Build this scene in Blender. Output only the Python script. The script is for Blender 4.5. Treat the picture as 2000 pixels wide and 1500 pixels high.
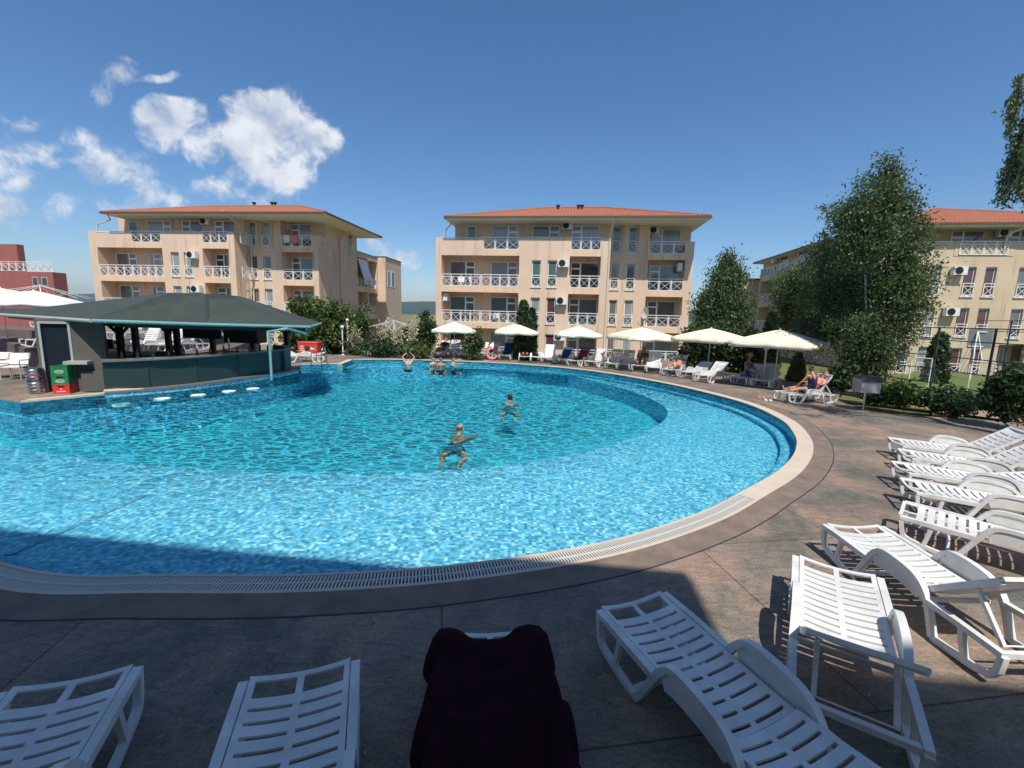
import bpy, bmesh, math, random
import numpy as np
from math import sin, cos, pi, radians as R, sqrt, atan2
from mathutils import Vector, Matrix
from mathutils.geometry import tessellate_polygon

for o in list(bpy.data.objects): bpy.data.objects.remove(o, do_unlink=True)
scene = bpy.context.scene
col = scene.collection
random.seed(7)

# ---------------------------------------------------------------- camera
CH = 2.55; FPX = 870.0; PITCH = R(8.63); ROLL = R(1.5)
FWD = Vector((0, cos(PITCH), -sin(PITCH))); UP0 = Vector((0, sin(PITCH), cos(PITCH))); RI0 = Vector((1, 0, 0))
RI = RI0*cos(ROLL)+UP0*sin(ROLL); UP = -RI0*sin(ROLL)+UP0*cos(ROLL)
cam_d = bpy.data.cameras.new("camera"); cam = bpy.data.objects.new("camera", cam_d); col.objects.link(cam)
m = Matrix((RI, UP, -FWD)).transposed().to_4x4(); m.translation = Vector((0, 0, CH)); cam.matrix_world = m
cam_d.sensor_width = 36; cam_d.lens = FPX/2000*36; cam_d.clip_start = 0.05; cam_d.clip_end = 12000
scene.camera = cam

# ---------------------------------------------------------------- light, sky, exposure
SUN_EL = R(58); SHADOW_AZ = R(-9)            # shadows fall away from the viewer and a little to the left
sd = Vector((sin(SHADOW_AZ)*cos(SUN_EL), cos(SHADOW_AZ)*cos(SUN_EL), -sin(SUN_EL)))
sl = bpy.data.lights.new("sun", 'SUN'); sl.energy = 4.05; sl.angle = R(0.53); sl.color = (1.0, 0.95, 0.87)
so = bpy.data.objects.new("sun", sl); col.objects.link(so); so.rotation_euler = sd.to_track_quat('-Z', 'Y').to_euler()
so.location = (0, -20, 40)
world = bpy.data.worlds.new("World"); scene.world = world; world.use_nodes = True
WN = world.node_tree.nodes; WL = world.node_tree.links
for n in list(WN): WN.remove(n)
wo = WN.new('ShaderNodeOutputWorld'); bg = WN.new('ShaderNodeBackground'); bg.inputs['Strength'].default_value = 0.10
sky = WN.new('ShaderNodeTexSky'); sky.sky_type = 'NISHITA'; sky.sun_disc = False
sky.sun_elevation = SUN_EL; sky.sun_rotation = pi+SHADOW_AZ; sky.altitude = 50; sky.air_density = 1.0; sky.dust_density = 0.45; sky.ozone_density = 5.0
scene.view_settings.view_transform = 'Standard'; scene.view_settings.look = 'None'
scene.view_settings.exposure = 0.38; scene.view_settings.gamma = 1; scene.view_settings.use_curve_mapping = False
WL.new(bg.outputs[0], wo.inputs['Surface'])

def pixray(x, y): return (x-1000)/FPX*RI-(y-750)/FPX*UP+FWD
def at(x, y, z=0.0):
    d = pixray(x, y); t = (z-CH)/d.z; return Vector((d.x*t, d.y*t, z))
def atY(x, y, Y):
    d = pixray(x, y); t = Y/d.y; return Vector((d.x*t, Y, CH+d.z*t))

# clouds: soft bodies laid out by direction in the sky, broken up by noise
def wmath(op, a, b=None, c=None, clamp=False):
    n = WN.new('ShaderNodeMath'); n.operation = op; n.use_clamp = clamp
    for i, v in enumerate((a, b, c)):
        if v is None: continue
        if isinstance(v, (int, float)): n.inputs[i].default_value = v
        else: WL.new(v, n.inputs[i])
    return n.outputs[0]
tc = WN.new('ShaderNodeTexCoord'); DIR = tc.outputs['Generated']
nrm = WN.new('ShaderNodeVectorMath'); nrm.operation = 'NORMALIZE'; WL.new(DIR, nrm.inputs[0]); DIR = nrm.outputs[0]
wn = WN.new('ShaderNodeTexNoise'); wn.inputs['Scale'].default_value = 9; wn.inputs['Detail'].default_value = 3
WL.new(DIR, wn.inputs['Vector'])
wv = WN.new('ShaderNodeVectorMath'); wv.operation = 'SUBTRACT'; WL.new(wn.outputs['Color'], wv.inputs[0]); wv.inputs[1].default_value = (.5, .5, .5)
ws = WN.new('ShaderNodeVectorMath'); ws.operation = 'SCALE'; WL.new(wv.outputs[0], ws.inputs[0]); ws.inputs['Scale'].default_value = .06
wa = WN.new('ShaderNodeVectorMath'); wa.operation = 'ADD'; WL.new(DIR, wa.inputs[0]); WL.new(ws.outputs[0], wa.inputs[1]); WD = wa.outputs[0]
CLOUDS = [ # px, py, rx, ry, rot(deg), strength
 (520, 250, 88, 52, 25, 1.15), (600, 285, 66, 42, 15, 1.15), (475, 212, 46, 28, 20, 1.1), (545, 335, 85, 48, 5, .85), (520, 385, 62, 32, 0, .75), (350, 250, 52, 40, 20, 1.0),
 (405, 280, 55, 42, 5, .95), (335, 275, 40, 40, 0, .8), (385, 322, 45, 18, 0, .55), (430, 372, 85, 26, 0, .8), (340, 395, 60, 16, -10, .7), (640, 235, 60, 16, 35, .45), (535, 180, 38, 14, 10, .4),
 (222, 168, 50, 22, 40, .62), (302, 150, 40, 10, 20, .42), (60, 290, 105, 26, 20, .62), (130, 305, 60, 24, 10, .5), (215, 335, 70, 36, 10, .62), (195, 385, 95, 30, 10, .66), (60, 355, 60, 18, 22, .5),
 (255, 398, 60, 20, 10, .75), (20, 225, 60, 22, 10, .5), (10, 415, 40, 14, 0, .45), (110, 425, 70, 14, 5, .45), (40, 470, 100, 20, 5, .38), (790, 505, 75, 26, 8, .75), (745, 485, 45, 14, 0, .6), (820, 560, 60, 26, 0, .45), (760, 545, 60, 20, 0, .35), (-120, 300, 120, 50, 10, .6), (-200, 420, 160, 40, 5, .6)]
msum = None; up_sum = None
for (px, py, rx, ry, rot, st) in CLOUDS:
    rx *= .86; ry *= .86; st *= .90 if px > 290 and px < 700 else .92
    c = pixray(px, py).normalized(); e1 = pixray(px+10, py).normalized()-c; e1 = (e1-c*e1.dot(c)).normalized(); e2 = c.cross(e1)
    a = -R(rot); u = e1*cos(a)+e2*sin(a); v = -e1*sin(a)+e2*cos(a)
    k = pixray(px, py).length
    ux = u*(k*FPX/rx)/(k*k) ; vx = v*(k*FPX/ry)/(k*k)
    d1 = WN.new('ShaderNodeVectorMath'); d1.operation = 'DOT_PRODUCT'; WL.new(WD, d1.inputs[0]); d1.inputs[1].default_value = ux*k
    d2 = WN.new('ShaderNodeVectorMath'); d2.operation = 'DOT_PRODUCT'; WL.new(WD, d2.inputs[0]); d2.inputs[1].default_value = vx*k
    r2 = wmath('ADD', wmath('MULTIPLY', d1.outputs['Value'], d1.outputs['Value']), wmath('MULTIPLY', d2.outputs['Value'], d2.outputs['Value']))
    fr = WN.new('ShaderNodeVectorMath'); fr.operation = 'DOT_PRODUCT'; WL.new(WD, fr.inputs[0]); fr.inputs[1].default_value = c
    g = wmath('MULTIPLY', wmath('MULTIPLY', wmath('SUBTRACT', 1.0, wmath('MULTIPLY', r2, .55), clamp=True), st), wmath('GREATER_THAN', fr.outputs['Value'], 0.3))
    msum = g if msum is None else wmath('SMOOTH_MAX', msum, g, .12)
n1 = WN.new('ShaderNodeTexNoise'); n1.inputs['Scale'].default_value = 13; n1.inputs['Detail'].default_value = 9; n1.inputs['Roughness'].default_value = .62; WL.new(WD, n1.inputs['Vector'])
dens = wmath('ADD', msum, wmath('MULTIPLY', wmath('MULTIPLY', wmath('SUBTRACT', n1.outputs['Fac'], .50), 2.2), wmath('MULTIPLY', msum, 2.5, clamp=True)))
mr = WN.new('ShaderNodeMapRange'); mr.interpolation_type = 'SMOOTHSTEP'; WL.new(dens, mr.inputs['Value']); mr.inputs['From Min'].default_value = .32; mr.inputs['From Max'].default_value = .80
# cloud light: sunlit tops, greyer undersides
sh = WN.new('ShaderNodeVectorMath'); sh.operation = 'ADD'; WL.new(WD, sh.inputs[0]); sh.inputs[1].default_value = (.01, 0, .035)
n2 = WN.new('ShaderNodeTexNoise'); n2.inputs['Scale'].default_value = 13; n2.inputs['Detail'].default_value = 5; WL.new(sh.outputs[0], n2.inputs['Vector'])
lt = wmath('ADD', wmath('MULTIPLY', wmath('SUBTRACT', n1.outputs['Fac'], n2.outputs['Fac']), 3.2), .60, clamp=True)
cmix = WN.new('ShaderNodeMix'); cmix.data_type = 'RGBA'; WL.new(lt, cmix.inputs[0]); cmix.inputs[6].default_value = (3.6, 4.3, 5.4, 1); cmix.inputs[7].default_value = (7.0, 7.2, 7.5, 1)
fin = WN.new('ShaderNodeMix'); fin.data_type = 'RGBA'; WL.new(wmath('MULTIPLY', mr.outputs[0], .93), fin.inputs[0])
hs = WN.new('ShaderNodeHueSaturation'); hs.inputs['Saturation'].default_value = 1.17; WL.new(sky.outputs[0], hs.inputs['Color']); WL.new(hs.outputs[0], fin.inputs[6]); WL.new(cmix.outputs[2], fin.inputs[7]); WL.new(fin.outputs[2], bg.inputs['Color'])

# ---------------------------------------------------------------- helpers
def tag(o, label=None, cat=None, group=None, kind=None):
    if label: o['label'] = label
    if cat: o['category'] = cat
    if group: o['group'] = group
    if kind: o['kind'] = kind
    return o
def empty(name, loc=(0, 0, 0), rz=0.0):
    o = bpy.data.objects.new(name, None); col.objects.link(o); o.location = loc; o.rotation_euler = (0, 0, rz); o.empty_display_size = .2; return o
def kids(o): return [c for c in bpy.data.objects if c.parent == o]
def copy_tree(o, parent=None):
    c = o.copy(); col.objects.link(c)
    for k in ('label', 'group'):
        if parent is None and k in c: del c[k]
    c.parent = parent
    if parent is not None: c.matrix_parent_inverse = o.matrix_parent_inverse.copy()
    for ch in kids(o): copy_tree(ch, c)
    return c
def raw_mesh(name, V, F, mat, parent=None, smooth=False, attr=None):
    me = bpy.data.meshes.new(name); me.from_pydata([tuple(v) for v in V], [], F); me.update()
    if mat is not None: me.materials.append(mat)
    if smooth: me.shade_smooth()
    o = bpy.data.objects.new(name, me); col.objects.link(o); o.parent = parent
    return o
class MB:
    def __init__(s, M=None): s.V = []; s.F = []; s.M = M
    def add(s, V, F):
        n = len(s.V); s.V += [Vector(v) for v in V]; s.F += [tuple(i+n for i in f) for f in F]; return s
    def box(s, x0, x1, y0, y1, z0, z1, M=None):
        V = [Vector((x, y, z)) for x in (x0, x1) for y in (y0, y1) for z in (z0, z1)]
        if M is not None: V = [M @ v for v in V]
        return s.add(V, [(0, 1, 3, 2), (4, 6, 7, 5), (0, 4, 5, 1), (2, 3, 7, 6), (0, 2, 6, 4), (1, 5, 7, 3)])
    def bar(s, a, b, w, h=None, up=(0, 0, 1)):
        a = Vector(a); b = Vector(b); h = h or w; d = (b-a).normalized(); up = Vector(up)
        if abs(d.dot(up)) > .98: up = Vector((0, 1, 0))
        sx = d.cross(up).normalized()*w/2; sz = sx.cross(d).normalized()*h/2
        V = [p+i*sx+j*sz for p in (a, b) for i, j in ((-1, -1), (1, -1), (1, 1), (-1, 1))]
        return s.add(V, [(0, 1, 2, 3), (7, 6, 5, 4), (0, 4, 5, 1), (1, 5, 6, 2), (2, 6, 7, 3), (3, 7, 4, 0)])
    def tube(s, pts, r, n=8, cap=True):
        pts = [Vector(p) for p in pts]; rs = r if isinstance(r, (list, tuple)) else [r]*len(pts)
        rings = []; prev = None
        for i, p in enumerate(pts):
            d = (pts[min(i+1, len(pts)-1)]-pts[max(i-1, 0)]).normalized()
            if prev is None: a = d.orthogonal().normalized()
            else:
                a = prev-d*prev.dot(d)
                a = a.normalized() if a.length > 1e-6 else d.orthogonal().normalized()
            prev = a; b = d.cross(a)
            rings.append([p+(a*cos(2*pi*k/n)+b*sin(2*pi*k/n))*rs[i] for k in range(n)])
        V = [v for q in rings for v in q]; F = []
        for i in range(len(pts)-1):
            for k in range(n): F.append((i*n+k, i*n+(k+1) % n, (i+1)*n+(k+1) % n, (i+1)*n+k))
        if cap: F.append(tuple(range(n-1, -1, -1))); F.append(tuple((len(pts)-1)*n+k for k in range(n)))
        return s.add(V, F)
    def lathe(s, prof, n=20, c=(0, 0, 0)):
        c = Vector(c); V = []; F = []
        for (r, z) in prof:
            for k in range(n): V.append(c+Vector((r*cos(2*pi*k/n), r*sin(2*pi*k/n), z)))
        for i in range(len(prof)-1):
            for k in range(n): F.append((i*n+k, i*n+(k+1) % n, (i+1)*n+(k+1) % n, (i+1)*n+k))
        F.append(tuple(range(n-1, -1, -1))); F.append(tuple((len(prof)-1)*n+k for k in range(n)))
        return s.add(V, F)
    def ribbon(s, path, w, y0, y1, closed=False):
        """band of width w following path in the xz plane, thick from y0 to y1"""
        P = [Vector((a, b)) for a, b in path]; n = len(P); ws = w if isinstance(w, (list, tuple)) else [w]*n; L = []; Rr = []
        for i in range(n):
            if closed: a, b = P[(i-1) % n], P[(i+1) % n]
            else: a, b = P[max(i-1, 0)], P[min(i+1, n-1)]
            d = (b-a).normalized(); q = Vector((-d.y, d.x))*ws[i]/2; L.append(P[i]+q); Rr.append(P[i]-q)
        V = []
        for i in range(n):
            for q in (L[i], Rr[i]):
                for y in (y0, y1): V.append((q.x, y, q.y))
        F = []
        for i in range(n if closed else n-1):
            a = 4*i; b = 4*((i+1) % n)
            F += [(a, a+1, b+1, b), (a+2, b+2, b+3, a+3), (a, b, b+2, a+2), (a+1, a+3, b+3, b+1)]
        if not closed: F += [(0, 2, 3, 1), (4*n-4, 4*n-3, 4*n-1, 4*n-2)]
        return s.add(V, F)
    def prism(s, poly, z0, z1, holes=()):
        loops = [[Vector((p[0], p[1], 0)) for p in poly]]+[[Vector((p[0], p[1], 0)) for p in h] for h in holes]
        T = tessellate_polygon(loops); flat = [p for l in loops for p in l]; n = len(flat)
        V = [(p.x, p.y, z1) for p in flat]+[(p.x, p.y, z0) for p in flat]
        F = []
        for t in T:
            a, b, c = (flat[i] for i in t); up = (b-a).cross(c-a).z > 0
            t1 = tuple(t) if up else tuple(reversed(t)); F.append(t1); F.append(tuple(i+n for i in reversed(t1)))
        k = 0
        for l in loops:
            m_ = len(l)
            for i in range(m_): F.append((k+i, k+(i+1) % m_, n+k+(i+1) % m_, n+k+i))
            k += m_
        return s.add(V, F)
    def sheet(s, poly, z, holes=()):
        loops = [[Vector((p[0], p[1], 0)) for p in poly]]+[[Vector((p[0], p[1], 0)) for p in h] for h in holes]
        T = tessellate_polygon(loops); flat = [p for l in loops for p in l]
        F = []
        for t in T:
            a, b, c = (flat[i] for i in t); F.append(tuple(t) if (b-a).cross(c-a).z > 0 else tuple(reversed(t)))
        return s.add([(p.x, p.y, z) for p in flat], F)
    def wall(s, u0, u1, z0, z1, v0, v1, holes=()):
        """upright wall in the xz plane from v0 to v1 (y) with rectangular holes (u0,u1,z0,z1)"""
        us = sorted({u0, u1} | {min(max(h[i], u0), u1) for h in holes for i in (0, 1)}); zs = sorted({z0, z1} | {min(max(h[i], z0), z1) for h in holes for i in (2, 3)})
        for i in range(len(us)-1):
            run = None
            for j in range(len(zs)-1):
                cu = (us[i]+us[i+1])/2; cz = (zs[j]+zs[j+1])/2
                solid = not any(h[0] < cu < h[1] and h[2] < cz < h[3] for h in holes)
                if solid: run = (run[0] if run else zs[j], zs[j+1])
                if run and (not solid or j == len(zs)-2): s.box(us[i], us[i+1], v0, v1, run[0], run[1]); run = None
        return s
    def build(s, name, mat, parent=None, smooth=False, recalc=False):
        o = raw_mesh(name, s.V, s.F, mat, parent, smooth)
        if recalc:
            b = bmesh.new(); b.from_mesh(o.data); bmesh.ops.recalc_face_normals(b, faces=b.faces); b.to_mesh(o.data); b.free()
        return o
def autosmooth(o, ang=35):
    me = o.data; me.shade_smooth()
    try: me.set_sharp_from_angle(angle=R(ang))
    except Exception: pass
def spline(P, n=8, closed=False):
    P = [Vector(p) for p in P]; out = []; N = len(P)
    for i in range(N if closed else N-1):
        if closed: a, b, c, d = P[(i-1) % N], P[i], P[(i+1) % N], P[(i+2) % N]
        else: a, b, c, d = P[max(i-1, 0)], P[i], P[i+1], P[min(i+2, N-1)]
        for k in range(n):
            t = k/n; out.append(.5*((2*b)+(c-a)*t+(2*a-5*b+4*c-d)*t*t+(3*b-a-3*c+d)*t**3))
    if not closed: out.append(P[-1])
    return out

# ---------------------------------------------------------------- materials
def mat(name, c, rough=.6, spec=.5, metal=0, var=None, vscale=3, bump=0, bscale=40, coat=0, trans=0, detail=4, stretch=(1, 1, 1)):
    m = bpy.data.materials.new(name); m.use_nodes = True; N = m.node_tree.nodes; L = m.node_tree.links; p = N['Principled BSDF']
    p.inputs['Base Color'].default_value = (*c, 1); p.inputs['Roughness'].default_value = rough; p.inputs['Metallic'].default_value = metal
    p.inputs['Specular IOR Level'].default_value = spec; p.inputs['Coat Weight'].default_value = coat
    t = N.new('ShaderNodeTexCoord'); mp = N.new('ShaderNodeMapping'); mp.inputs['Scale'].default_value = stretch; L.new(t.outputs['Object'], mp.inputs['Vector'])
    if var:
        n = N.new('ShaderNodeTexNoise'); n.inputs['Scale'].default_value = vscale; n.inputs['Detail'].default_value = detail; n.inputs['Roughness'].default_value = .6; L.new(mp.outputs[0], n.inputs['Vector'])
        r = N.new('ShaderNodeValToRGB'); r.color_ramp.elements[0].position = .32; r.color_ramp.elements[1].position = .68
        r.color_ramp.elements[0].color = (*var, 1); r.color_ramp.elements[1].color = (*c, 1); L.new(n.outputs['Fac'], r.inputs[0]); L.new(r.outputs[0], p.inputs['Base Color'])
    if bump:
        n = N.new('ShaderNodeTexNoise'); n.inputs['Scale'].default_value = bscale; n.inputs['Detail'].default_value = 4; L.new(mp.outputs[0], n.inputs['Vector'])
        b = N.new('ShaderNodeBump'); b.inputs['Strength'].default_value = bump; b.inputs['Distance'].default_value = .02; L.new(n.outputs['Fac'], b.inputs['Height']); L.new(b.outputs[0], p.inputs['Normal'])
    return m
def leafmat(name, a, b, c=None, transl=.35):
    m = bpy.data.materials.new(name); m.use_nodes = True; N = m.node_tree.nodes; L = m.node_tree.links; p = N['Principled BSDF']
    at_ = N.new('ShaderNodeAttribute'); at_.attribute_name = 'rnd'
    r = N.new('ShaderNodeValToRGB'); r.color_ramp.elements[0].color = (*a, 1); r.color_ramp.elements[1].color = (*b, 1); r.color_ramp.elements[0].position = .1; r.color_ramp.elements[1].position = .85
    if c: e = r.color_ramp.elements.new(.97); e.color = (*c, 1)
    L.new(at_.outputs['Fac'], r.inputs[0]); L.new(r.outputs[0], p.inputs['Base Color']); p.inputs['Roughness'].default_value = .45; p.inputs['Specular IOR Level'].default_value = .4
    tr = N.new('ShaderNodeBsdfTranslucent'); L.new(r.outputs[0], tr.inputs[0]); mx = N.new('ShaderNodeMixShader'); mx.inputs[0].default_value = transl
    L.new(p.outputs[0], mx.inputs[1]); L.new(tr.outputs[0], mx.inputs[2]); L.new(mx.outputs[0], N['Material Output'].inputs[0]); return m
M = {}
# painted stucco with rain streaks and blotches
def stucco(name, c, dirt):
    m = mat(name, c, .9, .2); N = m.node_tree.nodes; L = m.node_tree.links; p = N['Principled BSDF']
    t = N.new('ShaderNodeTexCoord'); mp = N.new('ShaderNodeMapping'); mp.inputs['Scale'].default_value = (1.6, 1.6, .13); L.new(t.outputs['Object'], mp.inputs[0])
    n = N.new('ShaderNodeTexNoise'); n.inputs['Scale'].default_value = 1.3; n.inputs['Detail'].default_value = 6; n.inputs['Roughness'].default_value = .65; L.new(mp.outputs[0], n.inputs[0])
    n2 = N.new('ShaderNodeTexNoise'); n2.inputs['Scale'].default_value = .45; n2.inputs['Detail'].default_value = 5; L.new(t.outputs['Object'], n2.inputs[0])
    r = N.new('ShaderNodeValToRGB'); r.color_ramp.elements[0].position = .54; r.color_ramp.elements[0].color = (0, 0, 0, 1); r.color_ramp.elements[1].position = .80; L.new(n.outputs['Fac'], r.inputs[0])
    n2b = N.new('ShaderNodeMath'); n2b.operation = 'MULTIPLY'; n2b.inputs[1].default_value = 1.7; L.new(n2.outputs['Fac'], n2b.inputs[0]); mu = N.new('ShaderNodeMath'); mu.operation = 'MULTIPLY'; mu.use_clamp = True; L.new(r.outputs[0], mu.inputs[0]); L.new(n2b.outputs[0], mu.inputs[1])
    mx = N.new('ShaderNodeMix'); mx.data_type = 'RGBA'; L.new(mu.outputs[0], mx.inputs[0]); mx.inputs[7].default_value = (*dirt, 1)
    r2 = N.new('ShaderNodeValToRGB'); r2.color_ramp.elements[0].position = .35; r2.color_ramp.elements[1].position = .65; k = .9
    r2.color_ramp.elements[0].color = (c[0]*k, c[1]*k, c[2]*k*.96, 1); r2.color_ramp.elements[1].color = (*c, 1); L.new(n2.outputs['Fac'], r2.inputs[0]); L.new(r2.outputs[0], mx.inputs[6])
    L.new(mx.outputs[2], p.inputs['Base Color'])
    n3 = N.new('ShaderNodeTexNoise'); n3.inputs['Scale'].default_value = 35; L.new(t.outputs['Object'], n3.inputs[0]); b = N.new('ShaderNodeBump'); b.inputs['Strength'].default_value = .25; b.inputs['Distance'].default_value = .01
    L.new(n3.outputs['Fac'], b.inputs['Height']); L.new(b.outputs[0], p.inputs['Normal']); return m
M['peach'] = stucco('peach_stucco', (.70, .525, .395), (.22, .17, .12))
M['peach2'] = stucco('warm_band_stucco', (.76, .55, .39), (.30, .22, .14))
M['sand'] = stucco('sand_stucco', (.60, .48, .34), (.24, .20, .14))
M['redwall'] = stucco('brick_red_stucco', (.33, .12, .11), (.18, .09, .08))
M['plinth'] = stucco('grey_plinth', (.30, .27, .24), (.2, .18, .16))
M['white'] = mat('white_paint', (.78, .77, .74), .45)
M['ac'] = mat('white_metal_casing', (.72, .72, .69), .4)
M['soffit'] = mat('soffit_paint', (.80, .77, .70), .8, var=(.72, .69, .62), vscale=1)
M['gutter'] = mat('dark_gutter', (.09, .07, .05), .5)
M['pipe'] = mat('pale_downpipe', (.62, .55, .45), .5)
M['darkmetal'] = mat('dark_metal', (.035, .037, .04), .5)
M['steel'] = mat('brushed_steel', (.55, .55, .56), .25, metal=1)
M['glass_dark'] = mat('window_glass_dark', (.035, .045, .05), .04, .9)
M['glass_cur'] = mat('window_glass_pale_curtain', (.30, .33, .33), .08, .8, var=(.20, .22, .23), vscale=1.0, stretch=(14, 14, .3))
M['glass_grey'] = mat('window_glass_grey_blind', (.16, .16, .16), .08, .8, var=(.12, .12, .13), vscale=2)
M['glass_green'] = mat('window_glass_teal_curtain', (.10, .17, .17), .06, .9, var=(.07, .12, .12), vscale=1.0, stretch=(16, 16, .3))
M['glass_plum'] = mat('window_glass_plum_curtain', (.11, .05, .055), .08, .8, var=(.08, .035, .04), vscale=1.0, stretch=(16, 16, .3))
M['tile'] = mat('terracotta_roof_tiles', (.44, .165, .09), .8, .25, var=(.24, .085, .05), vscale=7, detail=6, bump=.2, bscale=12)
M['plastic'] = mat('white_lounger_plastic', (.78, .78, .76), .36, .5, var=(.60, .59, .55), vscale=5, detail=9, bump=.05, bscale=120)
M['plastic_shade'] = mat('shaded_white_plastic', (.66, .67, .65), .45, var=(.54, .55, .53), vscale=6)  # white lounger plastic toned down, parasol shade put into the colour
M['canvas'] = mat('cream_canvas', (.80, .73, .56), .85, .2, var=(.72, .65, .49), vscale=2.5)
M['canvas_white'] = mat('white_canvas', (.80, .78, .82), .85, .2)
M['shingle'] = mat('dark_green_bitumen_shingle', (.055, .07, .062), .85, .25, var=(.045, .056, .052), vscale=2, bump=.4, bscale=60)
M['teal'] = mat('teal_gutter', (.20, .36, .34), .4)
M['greysteelpaint'] = mat('pale_grey_paint', (.38, .39, .37), .5)
M['darkwood'] = mat('dark_stained_wood', (.025, .021, .018), .5, var=(.015, .013, .012), vscale=4)
M['darkpanel'] = mat('dark_teal_panel', (.035, .052, .052), .15, .6)
M['counter'] = mat('grey_counter_top', (.16, .17, .16), .3)
M['red'] = mat('red_plastic', (.62, .045, .04), .4)
M['green'] = mat('green_plastic', (.02, .20, .07), .4)
M['barkwhite'] = mat('birch_bark', (.62, .60, .55), .8, var=(.10, .09, .08), vscale=5, stretch=(1, 1, 3))
M['bark'] = mat('brown_bark', (.12, .09, .065), .9, var=(.07, .05, .04), vscale=6, bump=.5)
M['leaf_birch'] = leafmat('birch_leaves', (.05, .085, .030), (.12, .175, .06), (.20, .24, .11))
M['leaf_dark'] = leafmat('dark_leaves', (.024, .050, .020), (.065, .115, .040))
M['leaf_mid'] = leafmat('mid_green_leaves', (.045, .08, .02), (.11, .17, .045), (.16, .19, .07))
M['leaf_yellow'] = leafmat('yellow_green_needles', (.08, .11, .03), (.20, .22, .06))
M['leaf_grey'] = leafmat('grey_green_leaves', (.06, .085, .045), (.12, .15, .08))
M['flower_cream'] = leafmat('cream_blossom', (.45, .42, .25), (.75, .70, .50))
M['flower_pink'] = leafmat('pink_blossom', (.45, .14, .15), (.7, .35, .33))
M['skin'] = mat('tanned_skin', (.50, .25, .16), .5, .4, var=(.44, .21, .13), vscale=8)
M['skin_pale'] = mat('pale_skin', (.62, .38, .28), .5, .4, var=(.56, .32, .23), vscale=8)
M['hair_dark'] = mat('dark_hair', (.02, .015, .012), .5)
M['hair_brown'] = mat('brown_hair', (.13, .065, .035), .5)
M['navy'] = mat('navy_swim_fabric', (.015, .02, .05), .8)
M['seagrey'] = mat('faded_sea_grey_trunks', (.05, .15, .19), .8)
M['blue'] = mat('blue_towel', (.03, .08, .17), .95, .1)
M['maroon'] = mat('maroon_towel', (.22, .04, .06), .95, .1, bump=.5, bscale=150)
M['darkmaroon'] = mat('dark_maroon_terry', (.055, .012, .020), .95, .05, var=(.030, .008, .013), vscale=5, bump=.9, bscale=220)
M['whitecloth'] = mat('white_towel', (.75, .74, .72), .95, .1)
M['redcloth'] = mat('red_pattern_towel', (.6, .12, .08), .95, .1, var=(.7, .45, .35), vscale=9)
M['pinkpat'] = mat('black_and_mauve_print_towel', (.45, .35, .42), .95, .1, var=(.03, .025, .04), vscale=12)
M['pinkrubber'] = mat('pink_rubber', (.65, .2, .22), .4)
M['lightblue'] = mat('pale_blue_fabric', (.40, .55, .60), .9)
M['straw'] = mat('straw_hat', (.45, .35, .2), .9)
M['brownwall'] = mat('brown_stone_wall', (.16, .125, .105), .9, var=(.10, .08, .07), vscale=2, bump=.5, bscale=8)
M['coping'] = mat('cream_coping_tile', (.62, .53, .42), .6, .4, var=(.55, .45, .35), vscale=3, bump=.15, bscale=60)
M['grate'] = mat('white_plastic_grate', (.60, .58, .52), .5)
M['gutterdark'] = mat('gutter_channel', (.03, .035, .035), .7)
M['asphaltgrey'] = mat('dark_grille', (.01, .01, .01), .6)
M['bottle'] = mat('green_glass_bottle', (.02, .08, .03), .1)
M['amber'] = mat('amber_bottle', (.16, .06, .015), .1)
M['globe'] = mat('white_lamp_globe', (.75, .74, .70), .25)
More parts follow.
